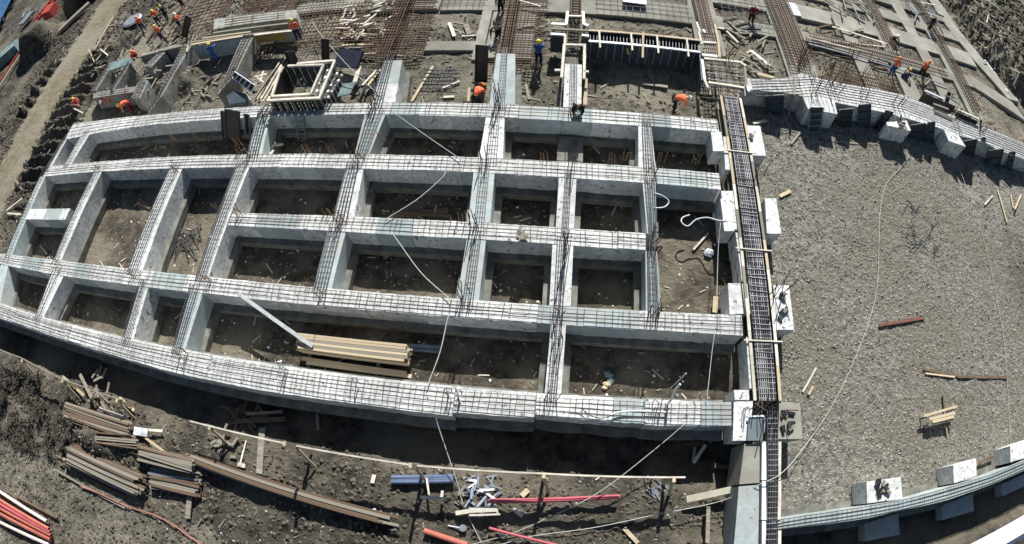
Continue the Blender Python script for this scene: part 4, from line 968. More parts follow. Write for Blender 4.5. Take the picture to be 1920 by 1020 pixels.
PEOPLE = [
 ('worker in an orange vest and dark trousers standing beside the round drum lid, back turned', 272, 58, 'stand', 200, VEST, NAVY, HATO),
 ('worker in orange reaching forward beside a workmate in black', 300, 47, 'reach', 250, VEST, NAVY, HATY),
 ('worker dressed in black with a yellow helmet, leaning over beside the orange ones', 316, 38, 'walk', 60, BLACK, BLACK, HATY),
 ('worker in orange with yellow helmet near the pit edge, below his two workmates', 307, 76, 'stand', 180, VEST, NAVY, HATY),
 ('worker in orange with a white helmet holding an upright dark board', 341, 55, 'reach', 300, VEST, NAVY, HATW),
 ('worker in orange cut by the top edge of the photo', 345, 14, 'stand', 180, VEST, BLACK, HATO),
 ('worker in orange crouching on the dark formwork edge above the earth heap', 256, 112, 'crouch', 240, VEST, NAVY, HATO),
 ('worker in blue overalls and a yellow helmet climbing in the shaded pit', 408, 116, 'reach', 10, BLUE, BLUE, HATY),
 ('orange-vested worker with dark trousers and yellow helmet standing on the yellow formwork end', 562, 76, 'stand', 20, VEST, NAVY, HATY),
 ('worker in pink-red crouching outermost of the left group, yellow helmet', 147, 199, 'crouch', 250, VESTP, VESTP, HATY),
 ('worker in pinkish red bending down beside a leaning board', 206, 198, 'bend', 200, VESTP, BLACK, HATW),
 ('worker half hidden between two others, arms stretched, orange sleeves', 226, 196, 'bend', 100, VEST, BLACK, HATO),
 ('worker in bright orange bending over at the right end of the left group', 250, 208, 'bend', 120, VEST, DRED, HATY),
 ('worker all in black bending over the rebar, near the tall black panel', 935, 74, 'bend', 160, BLACK, BLACK, None),
 ('worker all in black standing at the top edge, above the rebar mat', 940, 28, 'stand', 180, BLACK, BLACK, None),
 ('worker in blue with a yellow helmet, standing by the shaded board trough', 1010, 122, 'reach', 350, BLUE, NAVY, HATY),
 ('worker in orange leaning forward in the shade beside the pale beam stub', 896, 202, 'bend', 340, VEST, BLACK, HATO),
 ('worker in orange stooping low behind the farthest beam, under the pit', 1262, 208, 'bend', 270, VEST, BLACK, HATW),
 ('worker in a dark red hooded jacket and black trousers standing alone on the far soil', 1405, 46, 'stand', 170, DRED, BLACK, None),
 ('worker in an orange vest and blue trousers standing among the far rebar, back turned', 1668, 142, 'walk', 330, VEST, BLUE, HATO),
 ('worker in dark blue with a yellow helmet crouching over the rebar', 1692, 150, 'crouch', 300, NAVY, NAVY, HATY),
 ('worker in orange striding past the crouching one on the right', 1722, 146, 'walk', 280, VEST, BLACK, HATO),
 ('worker in black crouching on the strip behind the orange one', 1671, 82, 'crouch', 180, BLACK, BLACK, HATW),
 ('worker in black standing upright on the far right strip', 1739, 58, 'stand', 200, BLACK, BLACK, None),
 ('worker in orange crouching low at the edge of the far right ditch', 1836, 56, 'crouch', 200, VEST, BLACK, HATO),
 ('worker in a dark top and teal trousers crouching where the trough meets the farthest beam', 1083, 214, 'crouch', 180, BLACK, mat('cloth_teal', (.05, .2, .22)), None),
]
ONBEAM = {1083: .0, 562: .0, 256: -.3, 408: -1.0}
for L_ in PEOPLE:
    person(*L_, z=ONBEAM.get(L_[1], None))

# ================================================================== TIMBER, PIPES AND OTHER OBJECTS
stack = thing('timber_stack', W(655, 665, -1.4), 'big stack of fresh square-edged planks on bearers in the long pit', 'timber stack')
TL, TR, NR_, NL_ = W(561, 624, -.5), W(764, 645, -.5), W(758, 678, -.5), W(553, 652, -.5)
for lay in range(5):
    z = -.5 - lay * .15
    for j in range(6):
        t = (j + .5) / 6; a, b = NL_.lerp(TL, t), NR_.lerp(TR, t); a = a.copy(); b = b.copy()
        a.z = b.z = z - .07; a.x += RND.uniform(-.12, .12); b.x += RND.uniform(-.05, .12)
        wj = (TL - NL_).length / 6 - .008
        barobj('plank', a, b, wj, .135, RND.choice((WOODY, WOODY, WOODY, WOODG)) if lay == 0 else RND.choice((WOODY, WOODY, WOODB)), stack)
for px in (585, 715): p, q = W(px, 640, -1.33), W(px - 8, 705, -1.33); barobj('bearer', p, q, .14, .12, WOODG, stack)
for a, b, dz in (((566, 672), (762, 700), -1.15), ((575, 680), (772, 706), -1.2)): barobj('lower_plank', W(*a, dz), W(*b, dz), .16, .08, WOODY, stack)
PLG = 'loose boards and planks'
def plank(a, b, wd, m, label, up=.06, th=.05, zs=None, name='plank', cat='plank'):
    p, q = (G(*a, up), G(*b, up)) if zs is None else (W(*a, zs[0]), W(*b, zs[1]))
    o = MB().bar(p, q, wd, th).build(name, m); return tag(o, label, cat, PLG)
plank((447, 550), (586, 649), .17, mat('board_pale', (.50, .52, .52), (.36, .38, .38)), 'long pale board leaning from the beam onto the timber stack', zs=(.12, -.40))
PL = [
 ((766, 648), (825, 652), .16, STEELG, 'grey board poking out behind the right end of the timber stack', .3),
 ((766, 655), (824, 660), .10, STEELG, 'thin grey board just below the one poking out behind the timber stack', .35),
 ((730, 405), (840, 395), .30, WOODB, 'wide brown plank lying at the near edge of the cell with the leaning cord', .1),
 ((760, 400), (845, 405), .14, WOODB, 'narrow brown plank crossing the wide brown one', .2),
 ((818, 384), (815, 402), .12, WOODG, 'short upright offcut beside the two brown planks', .15),
 ((262, 372), (280, 392), .12, WOODG, 'short grey plank in the shaded end of the wide left cell', .1),
 ((1213, 112), (1225, 157), .22, WOODG, 'grey plank reaching from the formwork across the dark pit floor', .1),
 ((1205, 156), (1252, 163), .20, WOODG, 'grey plank lying across the foot of the other in the dark pit', .12),
 ((812, 124), (772, 190), .16, WOODY, 'long fresh plank leaning across the earth pit with the tumbled soil', .12),
 ((830, 165), (862, 152), .10, WOODW, 'thin pale board end lying in the earth pit', .1),
 ((832, 182), (852, 181), .14, WOODW, 'short pale board at the near edge of the earth pit', .1),
 ((679, 160), (708, 130), .14, WOODW, 'pale plank slanting beside the beam stub, left one of two', .4),
 ((690, 160), (714, 130), .12, WOODY, 'yellowish plank slanting beside the beam stub, right one of two', .4),
 ((664, 158), (674, 125), .26, WOODW, 'broad pale board behind the grey translucent board', .5),
 ((880, 165), (878, 190), .14, WOODY, 'short upright plank beside the worker bending in the shade', .1),
 ((986, 158), (992, 186), .16, WOODG, 'grey plank lying in the cell between the stub and the trough', .08),
 ((1328, 437), (1300, 468), .09, WOODW, 'pale stick lying across the sunlit soil of the tall narrow cell', .1),
 ((1342, 556), (1340, 586), .22, WOODY, 'yellow board end against the edge wall in the tall narrow cell', .3),
 ((1222, 322), (1225, 280), .10, WOODB, 'brown board standing in the shaded right cell', .3),
 ((1170, 300), (1190, 268), .16, WOODB, 'brown board leaning in the corner of the far shaded cell', .35),
 ((1233, 265), (1270, 268), .10, WOODY, 'yellowish board lying along the wall of the far right cell', .08),
 ((952, 232), (950, 298), .10, WOODY, 'thin yellow board along the beam in the far shaded cell', .1),
 ((75, 460), (88, 476), .10, WOODW, 'short pale board in the small cell at the left edge', .1),
 ((1648, 610), (1733, 596), .14, RUST, 'rusty steel angle lying on the gravel', .1),
 ((1731, 692), (1800, 706), .12, WOODB, 'dark brown twisted strip on the gravel, left part', .08),
 ((1795, 706), (1888, 708), .14, WOODB, 'dark brown split strip on the gravel, right part', .08),
 ((1735, 700), (1790, 707), .08, WOODY, 'pale sliver beside the dark strips on the gravel', .06),
 ((1768, 740), (1771, 770), .10, WOODB, 'dark stake beside the low trestle', .1),
 ((1505, 735), (1530, 690), .08, WOODW, 'thin pale lath on the gravel near the littered pad', .06),
 ((1516, 740), (1525, 724), .12, WOODY, 'small yellow block on the gravel right of the lath', .06),
 ((1462, 368), (1482, 358), .18, WOODY, 'fresh yellow block beside the long pad', .08),
 ((1483, 270), (1500, 248), .12, WOODG, 'grey slat on the gravel below the far ring wall', .08),
 ((1412, 231), (1438, 226), .16, WOODW, 'pale board lying in the shade above the farthest pad', .12),
 ((1566, 265), (1615, 270), .14, WOODG, 'old board at the edge of the ring wall shadow', .05),
 ((1846, 384), (1861, 367), .12, WOODW, 'pale stake at the brown hollow in the gravel', .1),
 ((1870, 355), (1888, 417), .09, WOODY, 'long thin yellow lath in the brown hollow', .1),
 ((1895, 365), (1900, 390), .09, WOODY, 'short lath standing right of the brown hollow', .15),
 ((1903, 392), (1914, 365), .12, WOODY, 'fresh lath leaning at the right of the brown hollow', .3),
 ((1836, 868), (1864, 856), .16, WOODB, 'dark brown board behind the curving wall', .2),
 # bottom area
 ((1287, 936), (1412, 908), .26, mat('board_pale2', (.42, .40, .31), (.34, .32, .25)), 'broad pale board bridging the trench at the bottom right', .5),
 ((1328, 950), (1326, 1018), .16, WOODG, 'narrow grey board beside the bottom right trench', .3),
 ((1300, 868), (1323, 834), .14, WOODW, 'pale board lying in the trench below the front beam', .2),
 ((1299, 866), (1303, 838), .12, STEELG, 'greyish board left of the pale one in the trench', .2),
 ((1322, 816), (1334, 830), .12, WOODG, 'short board touching the foot of the front beam', .2),
 ((1333, 872), (1378, 878), .20, WOODB, 'dark board in the corner of the trench', .2),
 ((1283, 834), (1322, 829), .14, WOODB, 'dark board along the front beam footing', .15),
 ((486, 896), (492, 802), .30, WOODG, 'wide weathered plank laid across the long boards at the bottom', .22),
 ((352, 972), (356, 926), .28, WOODG, 'short wide plank at the near end of the plank piles', .15),
 ((300, 932), (307, 912), .08, WOODG, 'small slat below the nearest plank pile', .1),
 ((698, 906), (702, 890), .16, WOODW, 'small pale offcut alone on the dark soil', .08),
 ((265, 815), (312, 850), .11, WOODY, 'thin yellow lath between the plank piles and the rail', .3),
 ((962, 955), (980, 968), .15, WOODW, 'pale block below the pink pipe', .08),
 ((978, 930), (990, 918), .20, WOODY, 'tan block above the pink pipe', .08),
 ((1170, 990), (1196, 1018), .16, WOODY, 'tan board end at the bottom edge of the photo', .1),
 ((150, 702), (172, 746), .20, WOODG, 'weathered board across the sloping rail on the left bank', .5),
 ((118, 706), (158, 742), .14, WOODY, 'yellowish brace board under the left sloping rail', .3),
 ((176, 728), (205, 756), .08, WOODG, 'thin stick beside the weathered board on the bank', .1),
 ((224, 746), (252, 770), .14, WOODY, 'tan brace board at the end of the left sloping rail', .25),
 ((186, 766), (232, 782), .14, WOODW, 'pale board on top of the plank pile', .5),
 ((410, 762), (505, 782), .20, WOODB, 'dark board in the shaded trench, left one', .1),
 ((440, 790), (535, 786), .22, WOODB, 'dark wide board in the shaded trench beside the left one', .15),
 ((462, 776), (530, 772), .12, WOODG, 'thin grey board above the two dark ones in the trench', .2),
 ((762, 800), (832, 806), .20, WOODB, 'dark board along the foot of the near beam', .1),
 ((770, 810), (872, 813), .16, WOODB, 'second dark board along the foot of the near beam', .15),
 ((594, 776), (597, 806), .14, WOODG, 'grey prop board standing under the near beam', .1),
 ((450, 872), (462, 826), .07, WOODW, 'thin white lath near the end of the long rail', .1),
 ((446, 870), (460, 874), .18, WOODW, 'small pale block at the foot of the white lath', .08),
 ((1116, 900), (1126, 893), .06, WOODW, 'tiny white stick by the scattered bars', .05),
 # north area
 ((639, 33), (657, 62), .40, WOODY, 'fresh yellow board, upper of the pair beside the white offcuts', .25),
 ((648, 58), (666, 68), .60, WOODY, 'fresh yellow board, lower of the pair beside the white offcuts', .3),
 ((672, 62), (690, 70), .40, WOODY, 'small yellow board right of the fresh pair', .25),
 ((644, 43), (722, 47), .16, WOODW, 'long white board across the offcut heap, lower', .35),
 ((650, 20), (740, 12), .14, WOODG, 'long weathered plank above the offcut heap', .25),
 ((640, 12), (745, 6), .14, WOODG, 'uppermost long weathered plank above the offcut heap', .25),
 ((640, 85), (700, 83), .16, WOODY, 'yellowish plank in front of the offcut heap', .15),
 ((620, 88), (692, 90), .10, WOODG, 'thin plank behind the black tarp', .2),
 ((660, 104), (705, 100), .18, WOODW, 'pale plank right of the black tarp', .3),
 ((842, 42), (852, 68), .22, WOODW, 'white board lying on the bare soil beyond the earth pit', .15),
 ((873, 45), (880, 64), .30, WOODG, 'pale slab lying right of the white board', .12),
 ((892, 68), (905, 45), .16, WOODG, 'pale stick leaning right of the slab', .15),
 ((866, 68), (896, 66), .10, WOODW, 'thin white board below the slab', .1),
 ((970, 52), (1001, 46), .20, WOODW, 'pale board lying on the rebar mat', .35),
 ((1005, 54), (1031, 44), .14, WOODG, 'thin board beside the trough head', .3),
 ((972, 0), (1014, 12), .10, WOODW, 'thin white pole across the rebar mat at the top', .6),
 ((1408, 95), (1452, 130), .22, STEELW, 'whitish channel board lying on the soil behind the ring wall', .25),
 ((1362, 58), (1384, 80), .14, WOODW, 'white board near the corner formwork', .3),
 ((1345, 52), (1358, 54), .12, WOODW, 'short white board by the corner formwork head', .3),
 ((1400, 100), (1408, 94), .14, WOODY, 'small tan block left of the channel board', .15),
 ((1452, 148), (1485, 151), .16, WOODY, 'fresh yellow board on the ring wall top', 1.38),
 ((1420, 138), (1452, 146), .22, WOODY, 'wide fresh board end on the ring wall top', 1.36),
 ((1505, 74), (1665, 120), .16, WOODG, 'long grey board beside the far rebar mat', .32),
 ((1512, 70), (1668, 112), .10, WOODW, 'long pale board beside the far rebar mat', .36),
 ((1516, 82), (1790, 166), .10, STEELG, 'very long dark bar bundle crossing the far strips', .35),
 ((1506, 74), (1660, 88), .08, WOODW, 'thin long batten on the far strip', .3),
 ((1560, 50), (1662, 82), .14, WOODW, 'long white plank left of the worker in black', .4),
 ((1575, 12), (1622, 38), .22, STEELD, 'dark steel beam lying on the far soil', .35),
 ((1562, 45), (1532, 52), .10, WOODB, 'dark stake leaning at the strip crossing', .3),
 ((1715, 2), (1755, 10), .12, WOODW, 'white pole, upper of two crossing at the top right', .3),
 ((1720, 10), (1770, 30), .12, WOODG, 'pole, lower of two crossing at the top right', .3),
 ((1845, 48), (1880, 72), .10, WOODG, 'grey pole along the far right ditch', .8),
 ((1850, 42), (1853, 28), .10, WOODW, 'upright white stake by the far right ditch', .9),
 ((1900, 160), (1910, 140), .10, WOODW, 'pale stake at the right edge of the photo', .8),
 ((1846, 112), (1890, 172), .22, STEELW, 'whitish strip board on the edge of the far right strip', .3),
 ((178, 92), (212, 32), .14, WOODY, 'long yellow rail along the dirt road', .9),
 ((166, 92), (177, 116), .10, WOODY, 'leaning post at the near end of the yellow rail', .5),
 ((180, 114), (200, 90), .14, WOODW, 'pale board lying below the yellow rail', .25),
 ((188, 92), (203, 104), .12, WOODW, 'pale board crossing the one below the yellow rail', .35),
 ((12, 395), (42, 372), .12, WOODW, 'pale scrap board on the left bank', .15),
 ((14, 400), (40, 402), .14, WOODW, 'second pale scrap board on the left bank, below the first', .15),
 ((28, 336), (42, 356), .10, WOODG, 'thin grey stake on the left bank', .2),
 ((136, 202), (156, 212), .12, WOODW, 'white board under the crouching worker in pink-orange', .3),
 ((218, 185), (232, 210), .14, WOODG, 'grey board leaning between the bending workers', .5),
 ((545, 190 - 130), (548, 58), .3, WOODG, 'small board end under the worker on the formwork', 1.3),
]
for a, b, wd, m, lab, up in PL: plank(a, b, wd, m, lab, up)

# rails on posts (batter boards)
def rail(label, pts, hts, posts, m=WOODW, tops=None, zr=.05):
    c = G(*posts[0]); r = thing('batter_board', c, label, 'rail', 'rails on short posts')
    for (a, b), h in zip(zip(pts, pts[1:]), hts):
        za = gz(*W(*a, -.2)[:2]); barobj('board', W(*a, zr + h), W(*b, zr + h - .04), .06, .17, m, r)
    for k, p in enumerate(posts):
        tz = tops[k] if tops else zr + .1
        t = W(*p, zr); g_ = gz(t.x, t.y - .1); barobj('post', (t.x, t.y - .1, g_ - .1), (t.x, t.y - .1, tz), .17, .12, WOODY, r)
        barobj('brace', (t.x + .25, t.y - .65, g_ + .1), (t.x, t.y - .13, zr - .1), .12, .05, WOODY, r)
rail('long rail on posts crossing the near bank, in front of the building', [(358, 790), (556, 836), (780, 873), (1018, 888), (1284, 895)], [0, .04, .0, .04], [(395, 798), (556, 834), (780, 871), (1020, 888), (1262, 895)], tops=(.35, 1.3, 1.1, .6, .45), zr=.28)
rail('rail on posts climbing the left bank', [(-20, 648), (42, 672), (120, 712), (228, 750)], [0, .03, 0], [(44, 674), (120, 712), (222, 748)], WOODG)
plank((538, 829), (1, 1), .1, WOODY, 'x') if False else None

# plank piles bottom left
def pile(label, a, b, n, lay, mats_, wd=.16, spread=.9, base=.1, jit=.15):
    p, q = G(*a), G(*b); d = (q - p); d.z = 0; nrm = Vector((-d.y, d.x, 0)).normalized()
    zb = max(p.z, q.z) + base; r = thing('plank_pile', (p + q) / 2, label, 'plank pile', 'plank piles on the near bank')
    for l in range(lay):
        n = n + (1 if l % 2 else 0)
        for i in range(n):
            if l == lay - 1 and RND.random() < .35: continue
            off = nrm * ((i / max(1, n - 1) - .5) * spread * (1 - .1 * l) + RND.uniform(-.04, .04)); e = d.normalized() * RND.uniform(-jit, jit)
            sk = nrm * RND.uniform(-.06, .06)
            pp = p + off + e + sk; qq = q + off + e - sk; pp.z = zb + .075 * l + .03 + RND.uniform(0, .03); qq.z = zb + .075 * l + .03 + RND.uniform(0, .03)
            barobj('plank', pp, qq, wd * RND.uniform(.55, 1.0), .05, RND.choice(mats_), r)
    for t in (.15, .85): c = p.lerp(q, t); c.z = zb - .06; barobj('bearer', c - nrm * spread * .6, c + nrm * spread * .6, .12, .1, WOODG, r)
    return r
pile('pile of brown and grey planks, farthest of the heap on the near bank', (135, 776), (250, 812), 6, 4, (WOODB, WOODB, WOODG), .16, 1.0, .15)
pile('loose pile of thin grey laths under the farthest brown pile', (152, 818), (262, 832), 5, 2, (WOODG, WOODG, WOODB), .08, .6, .08, .3)
pile('long pile of grey and brown boards, left one of the near group', (134, 850), (272, 912), 7, 4, (WOODG, WOODB, WOODG), .14, 1.15, .12, .4)
pile('short pile of grey planks with its ends toward the rail', (268, 852), (375, 880), 5, 4, (WOODG, WOODG, WOODB), .14, .7, .12)
pile('short dark pile of planks in the middle of the near group', (288, 882), (380, 898), 5, 3, (WOODG, STEELG, WOODB), .13, .7, .12)
pile('short brown pile of planks nearest the red hose', (292, 902), (378, 920), 4, 4, (WOODB, WOODG, WOODB), .16, .6, .12)
pile('long narrow run of brown boards reaching toward the bottom middle', (372, 862), (738, 975), 3, 3, (WOODB, WOODG, WOODB), .13, .34, .25, .5)
pile('few dark boards on the slope under the long grey pile', (110, 870), (235, 935), 4, 1, (WOODG, WOODB), .12, .8, .05, .4)
r = thing('cement_sack', G(265, 812), 'torn white sack and pale scraps beside the plank pile', 'sack')
MB().bar(G(252, 808, .35), G(278, 812, .35), .38, .22).build('sack', SACK, r)
barobj('slat', G(278, 806, .3), G(305, 808, .3), .12, .05, WOODW, r)

# pipes
def pipeset(label, items, cat='pipe', name='pipe_bundle', group='plastic pipes on the near bank'):
    p = items[0][0]; r = thing(name, p, label, cat, group)
    for a, b, rad, m in items: MB().pipe(a, b, rad, rad * .15).build('pipe', m, r, smooth=False)
    return r
items = []
for i, (a, b) in enumerate((((-15, 912), (88, 978)), ((-15, 928), (92, 992)), ((-15, 936), (94, 998)), ((-15, 945), (96, 1004)), ((-15, 955), (95, 1012)), ((-15, 972), (92, 1022)))):
    m = (PIPEO, PIPEO, PIPEP, PIPEO, PIPEO, mat('pipe_pale', (.78, .62, .55)))[i] if i else mat('pipe_pale', (.78, .62, .55)); items.append((G(*a, .25), G(*b, .25), .10, m))
pipeset('bundle of orange and pale plastic pipes in the bottom left corner', items)
pipeset('thin dark pipe behind the orange pipe bundle', [(G(30, 930, .15), G(108, 972, .15), .07, WOODB)], name='pipe')
pipeset('bundle of three dark blue pipes under the long rail', [(G(734, 895 + i * 4.5, .22 - (i == 1) * .02), G(850, 893 + i * 4.5, .22), .085, PIPEB) for i in range(3)])
pipeset('long pink-red pipe lying raised above the soil', [(G(918, 940, .45), G(1162, 931, .45), .085, PIPEP), (G(918, 937, .50), G(1160, 929, .50), .05, PIPEP)], name='pipe')
pipeset('orange pipe at the bottom edge, left of the cable reel junk', [(G(795, 995, .25), G(876, 1022, .25), .12, PIPEO)], name='pipe')
pipeset('thin red pipe slanting off the bottom edge', [(G(917, 990, .3), G(1060, 1026, .3), .055, PIPEP)], name='pipe')

# steel scrap heap, frames
r = thing('scrap_heap', G(890, 915), 'tangled heap of grey steel offcuts beside the blue pipes', 'scrap heap')
for i in range(34):
    c = G(RND.uniform(858, 930), RND.uniform(890, 948), RND.uniform(.05, .22)); a = RND.uniform(0, 3.14); L_ = RND.uniform(.2, .6)
    d = Vector((math.cos(a), math.sin(a), RND.uniform(-.1, .1))) * L_ / 2; barobj('offcut', c - d, c + d, RND.choice((.04, .06, .09)), .04, RND.choice((STEELG, STEELW, WOODG, mat('steel_blueish', (.35, .42, .52)))), r)
r = thing('scrap_heap', G(1240, 910), 'fan of thin grey bars at the right end of the long rail', 'scrap heap')
for i in range(16):
    c = G(RND.uniform(1220, 1250), RND.uniform(900, 930), .08); a = RND.uniform(-1.2, -.4); d = Vector((math.cos(a), math.sin(a), 0)) * RND.uniform(.12, .3); barobj('bar', c - d, c + d, .05, .03, STEELG, r)
def frame(label, pts, h, m=WOODW):
    r = thing('timber_crib', G(*pts[0][0]), label, 'timber frame', 'small timber frames on the near bank')
    for a, b, wd in pts: barobj('member', G(*a, h), G(*b, h), wd, .1, m, r)
frame('u-shaped pale timber frame standing below the blue pipes', [((788, 932), (834, 935), .12), ((828, 934), (830, 920), .1), ((805, 930), (800, 896), .06)], .5)
frame('pale box lid framed in timber below the steel scrap', [((880, 956), (932, 954), .22), ((880, 966), (938, 964), .07), ((930, 950), (933, 962), .07), ((855, 962), (880, 958), .16)], .35)
r = thing('low_trestle', G(1762, 785), 'low trestle of fresh boards standing on the gravel', 'trestle')
for a, b, wd, h in (((1731, 780), (1794, 762), .12, .5), ((1742, 786), (1790, 774), .12, .5), ((1748, 791), (1788, 781), .14, .5)): barobj('top_board', G(*a, h), G(*b, h), wd, .06, WOODY, r)
barobj('side_board', G(1738, 797, .35), G(1788, 786, .35), .05, .25, WOODG, r)
for p in ((1736, 782), (1742, 797), (1786, 768), (1786, 784)): t = G(*p, .45); barobj('leg', t, (t.x, t.y, -1.22), .08, .08, WOODG, r)
barobj('leg_board', G(1774, 800, .25), G(1777, 822, 0), .1, .05, WOODY, r)

# littered pads: bricks and scraps
def bricks(label, px, py, n, z, sp=.25, m=None, L_=.24, name='brick_heap', cat='bricks', wd=.12):
    c = W(px, py, z); r = thing(name, c, label, cat)
    for i in range(n):
        p = c + Vector((RND.uniform(-sp, sp), RND.uniform(-sp, sp), .04 + .03 * (i % 3))); a = RND.uniform(0, 3.14); d = Vector((math.cos(a), math.sin(a), 0)) * L_ / 2
        barobj('brick' if cat == 'bricks' else 'piece', p - d, p + d, wd, min(.07, wd), m or RND.choice((STEELD, PLY, WOODG)), r)
bricks('black bricks on the third pad beside the formwork', 1468, 590, 5, .04, .2)
bricks('dark scraps at the far end of the third pad', 1466, 555, 4, .04, .15)
bricks('dark scraps on the farthest pad beside the formwork', 1412, 258, 4, .04, .2)
bricks('few brown scraps on the third cross beam', 977, 440, 5, .10, .22, WOODG, .3)
bricks('pale blocks and offcuts on the littered near pad', 1478, 790, 9, .04, .35, None, .3)
bricks('dark rubble on the pad at the left end of the curving wall', 1655, 918, 12, .04, .35)
bricks('dark rubble on the far pad below the battered formwork', 1688, 232, 12, .05, .5, None, .35)
bricks('thin grey bars in the long cell left of the slanting beam', 350, 450, 20, -1.45, .8, REBARG, 1.1, 'bar_heap', 'bars', .035)
bricks('white offcuts heaped beyond the black tarp', 690, 35, 26, -1.1, 2.0, WOODW, 1.1, 'offcut_heap', 'offcuts')
bricks('pale offcuts tangled at the left end of the shaft', 500, 165, 18, -.8, 1.3, WOODW, .9, 'offcut_heap', 'offcuts')
bricks('boards and scraps heaped right of the shaft clamps', 700, 150, 16, -1.2, 1.4, None, .9, 'offcut_heap', 'offcuts')
bricks('jumble of boards beside the walls on the upper left', 320, 95, 22, -1.1, 2.6, WOODG, 1.3, 'offcut_heap', 'offcuts')
bricks('light planks thrown beside the upper left walls', 228, 150, 12, -.9, 1.5, WOODG, 1.3, 'offcut_heap', 'offcuts')
bricks('pallet scraps by the blue truck on the far left road', 50, 35, 14, -.5, 2.4, STEELG, 1.6, 'offcut_heap', 'offcuts')
bricks('loose blocks at the shaded left end of the far cell', 300, 274, 12, -1.3, 1.6, WOODG, .6, 'offcut_heap', 'offcuts')
bricks('splintered wood in the far shaded cell under the shaft', 500, 285, 8, -.9, .8, WOODW, .7, 'offcut_heap', 'offcuts')
bricks('tools and boards scattered on the far soil by the corner formwork', 1420, 118, 12, -1.2, 1.1, WOODG, .7, 'offcut_heap', 'offcuts')

for lab, px, py, m, s in (('crumpled grey sack on the soil of the tall narrow cell', 1328, 470, SACK, .34), ('crumpled blue-grey bag in the long right pit', 1142, 707, TARPG, .28), ('pale green bag in the long pit right of the timber stack', 866, 646, TARPG, .22), ('tan bag beside the blue-grey bag in the long right pit', 1138, 724, WOODY, .24)):
    b = MB(); p = G(px, py, s * .3)
    for k in range(5): b.rock(p + Vector((RND.uniform(-.4, .4) * s, RND.uniform(-.5, .5) * s, 0)), s * .6, RND, .6)
    tag(b.build('sack', m), lab, 'sack')
o = MB().bar(G(1190, -12, .5), G(1190, 6, .5), 1.5, .06).build('white_sheet', PAPER); tag(o, 'bright white sheet at the top edge, left of the rebar cage', 'sheet')
o = MB().bar(G(1483, 6, .3), G(1494, 30, .3), .75, .12).build('white_sack', SACK); tag(o, 'white and blue sack lying right of the long dense rebar cage', 'sack')
# drum lid
b = MB(); n = 20; c = G(248, 38, .25)
for k in range(n):
    a = 2 * math.pi * k / n; b.v.append((c.x + math.cos(a) * 1.1, c.y + math.sin(a) * .9, c.z)); 
for k in range(n):
    a = 2 * math.pi * k / n; b.v.append((c.x + math.cos(a) * .9, c.y + math.sin(a) * .7, c.z + .1))
b.f = [(k, (k + 1) % n, n + (k + 1) % n, n + k) for k in range(n)] + [tuple(n + k for k in range(n))] + [tuple(n - 1 - k for k in range(n))]
tag(b.build('drum_lid', STEELG), 'round grey metal lid lying left of the orange workers', 'lid')
r = thing('reel', G(868, 992), 'small round reel with a spoke handle at the bottom', 'reel'); MB().tube([G(868, 990, .1), G(868, 990, .22)], .14, 12).build('drum', STEELG, r); barobj('handle', G(840, 985, .1), G(866, 990, .15), .04, .04, STEELW, r)

# far-left road side: truck, red crane part, sheds
r = thing('blue_truck', W(8, 32, -.4), 'blue truck frame at the top left corner of the photo', 'truck')
p = W(2, 30, .5)
MB().bar(p + Vector((-3, 3.5, .8)), p + Vector((1.0, -2.5, .8)), 2.3, 1.6).build('cab', BLUEPAINT, r)
MB().bar(p + Vector((-6, 9, .4)), p + Vector((-3.2, 3.9, .4)), 2.3, .5).build('bed', STEELD, r)
for q in ((-1.0, -1.8), (1.2, -1.0), (-4, 3.2), (-2.2, 4.2)): MB().tube([p + Vector((q[0], q[1], -.3)), p + Vector((q[0] + .3, q[1] + .18, -.3))], .5, 12).build('wheel', BLACK, r)
r = thing('red_machine', W(85, 30, -.5), 'red painted lattice machine arm lying beyond the earth mound', 'machine')
a, b = W(60, 48, .4), W(112, -14, .9); side = Vector((.8, .5, 0))
for s in (-1, 1): barobj('chord', a + side * s * .6, b + side * s * .8, .22, .3, REDPAINT, r)
for i in range(9): p, q = a.lerp(b, i / 9), a.lerp(b, (i + 1) / 9); barobj('lattice', p + side * .6, q - side * .6, .14, .14, REDPAINT, r)
MB().bar(W(88, 30, .8), W(100, 12, .9), 1.6, 1.0).build('engine_cover', REDPAINT, r)
o = MB().bar(W(40, 46, .1), W(60, 22, .1), 1.5, .25).build('sheet_pile', STEELG); tag(o, 'stack of pale grey sheets beside the red machine arm', 'sheets')
o = MB().bar(W(-5, 118, .1), W(34, 85, .1), 1.6, 1.1).build('site_cabin', TARPG); tag(o, 'low teal-grey cabin roof at the far left edge', 'cabin')
o = MB().bar(W(-5, 160, -.1), W(34, 100, -.1), .15, .15).build('red_pole', REDPAINT); tag(o, 'thin red pole in front of the low cabin', 'pole')
o = MB().bar(W(-5, 172, -.2), W(60, 72, -.2), .3, .3).build('yellow_kerb', WOODG); tag(o, 'long pale timber edging along the far side of the road', 'edging')
o = MB().bar(W(98, 72, -.15), W(168, 6, -.15), .7, .35).build('timber_edging', WOODG); tag(o, 'broken pale slabs lined up between the mound and the road', 'edging')

# white boom crossing the bottom right corner, hoisted above the site
r = thing('crane_boom', W(1860, 1010, 6), 'bright white steel boom crossing the bottom right corner of the photo', 'boom')
a, b = W(1800, 1048, 6), W(1960, 958, 6)
barobj('beam', a, b, .5, .30, STEELW, r); a2, b2 = W(1850, 1040, 5.8), W(1960, 980, 5.8); barobj('rail', a2, b2, .12, .16, STEELW, r)

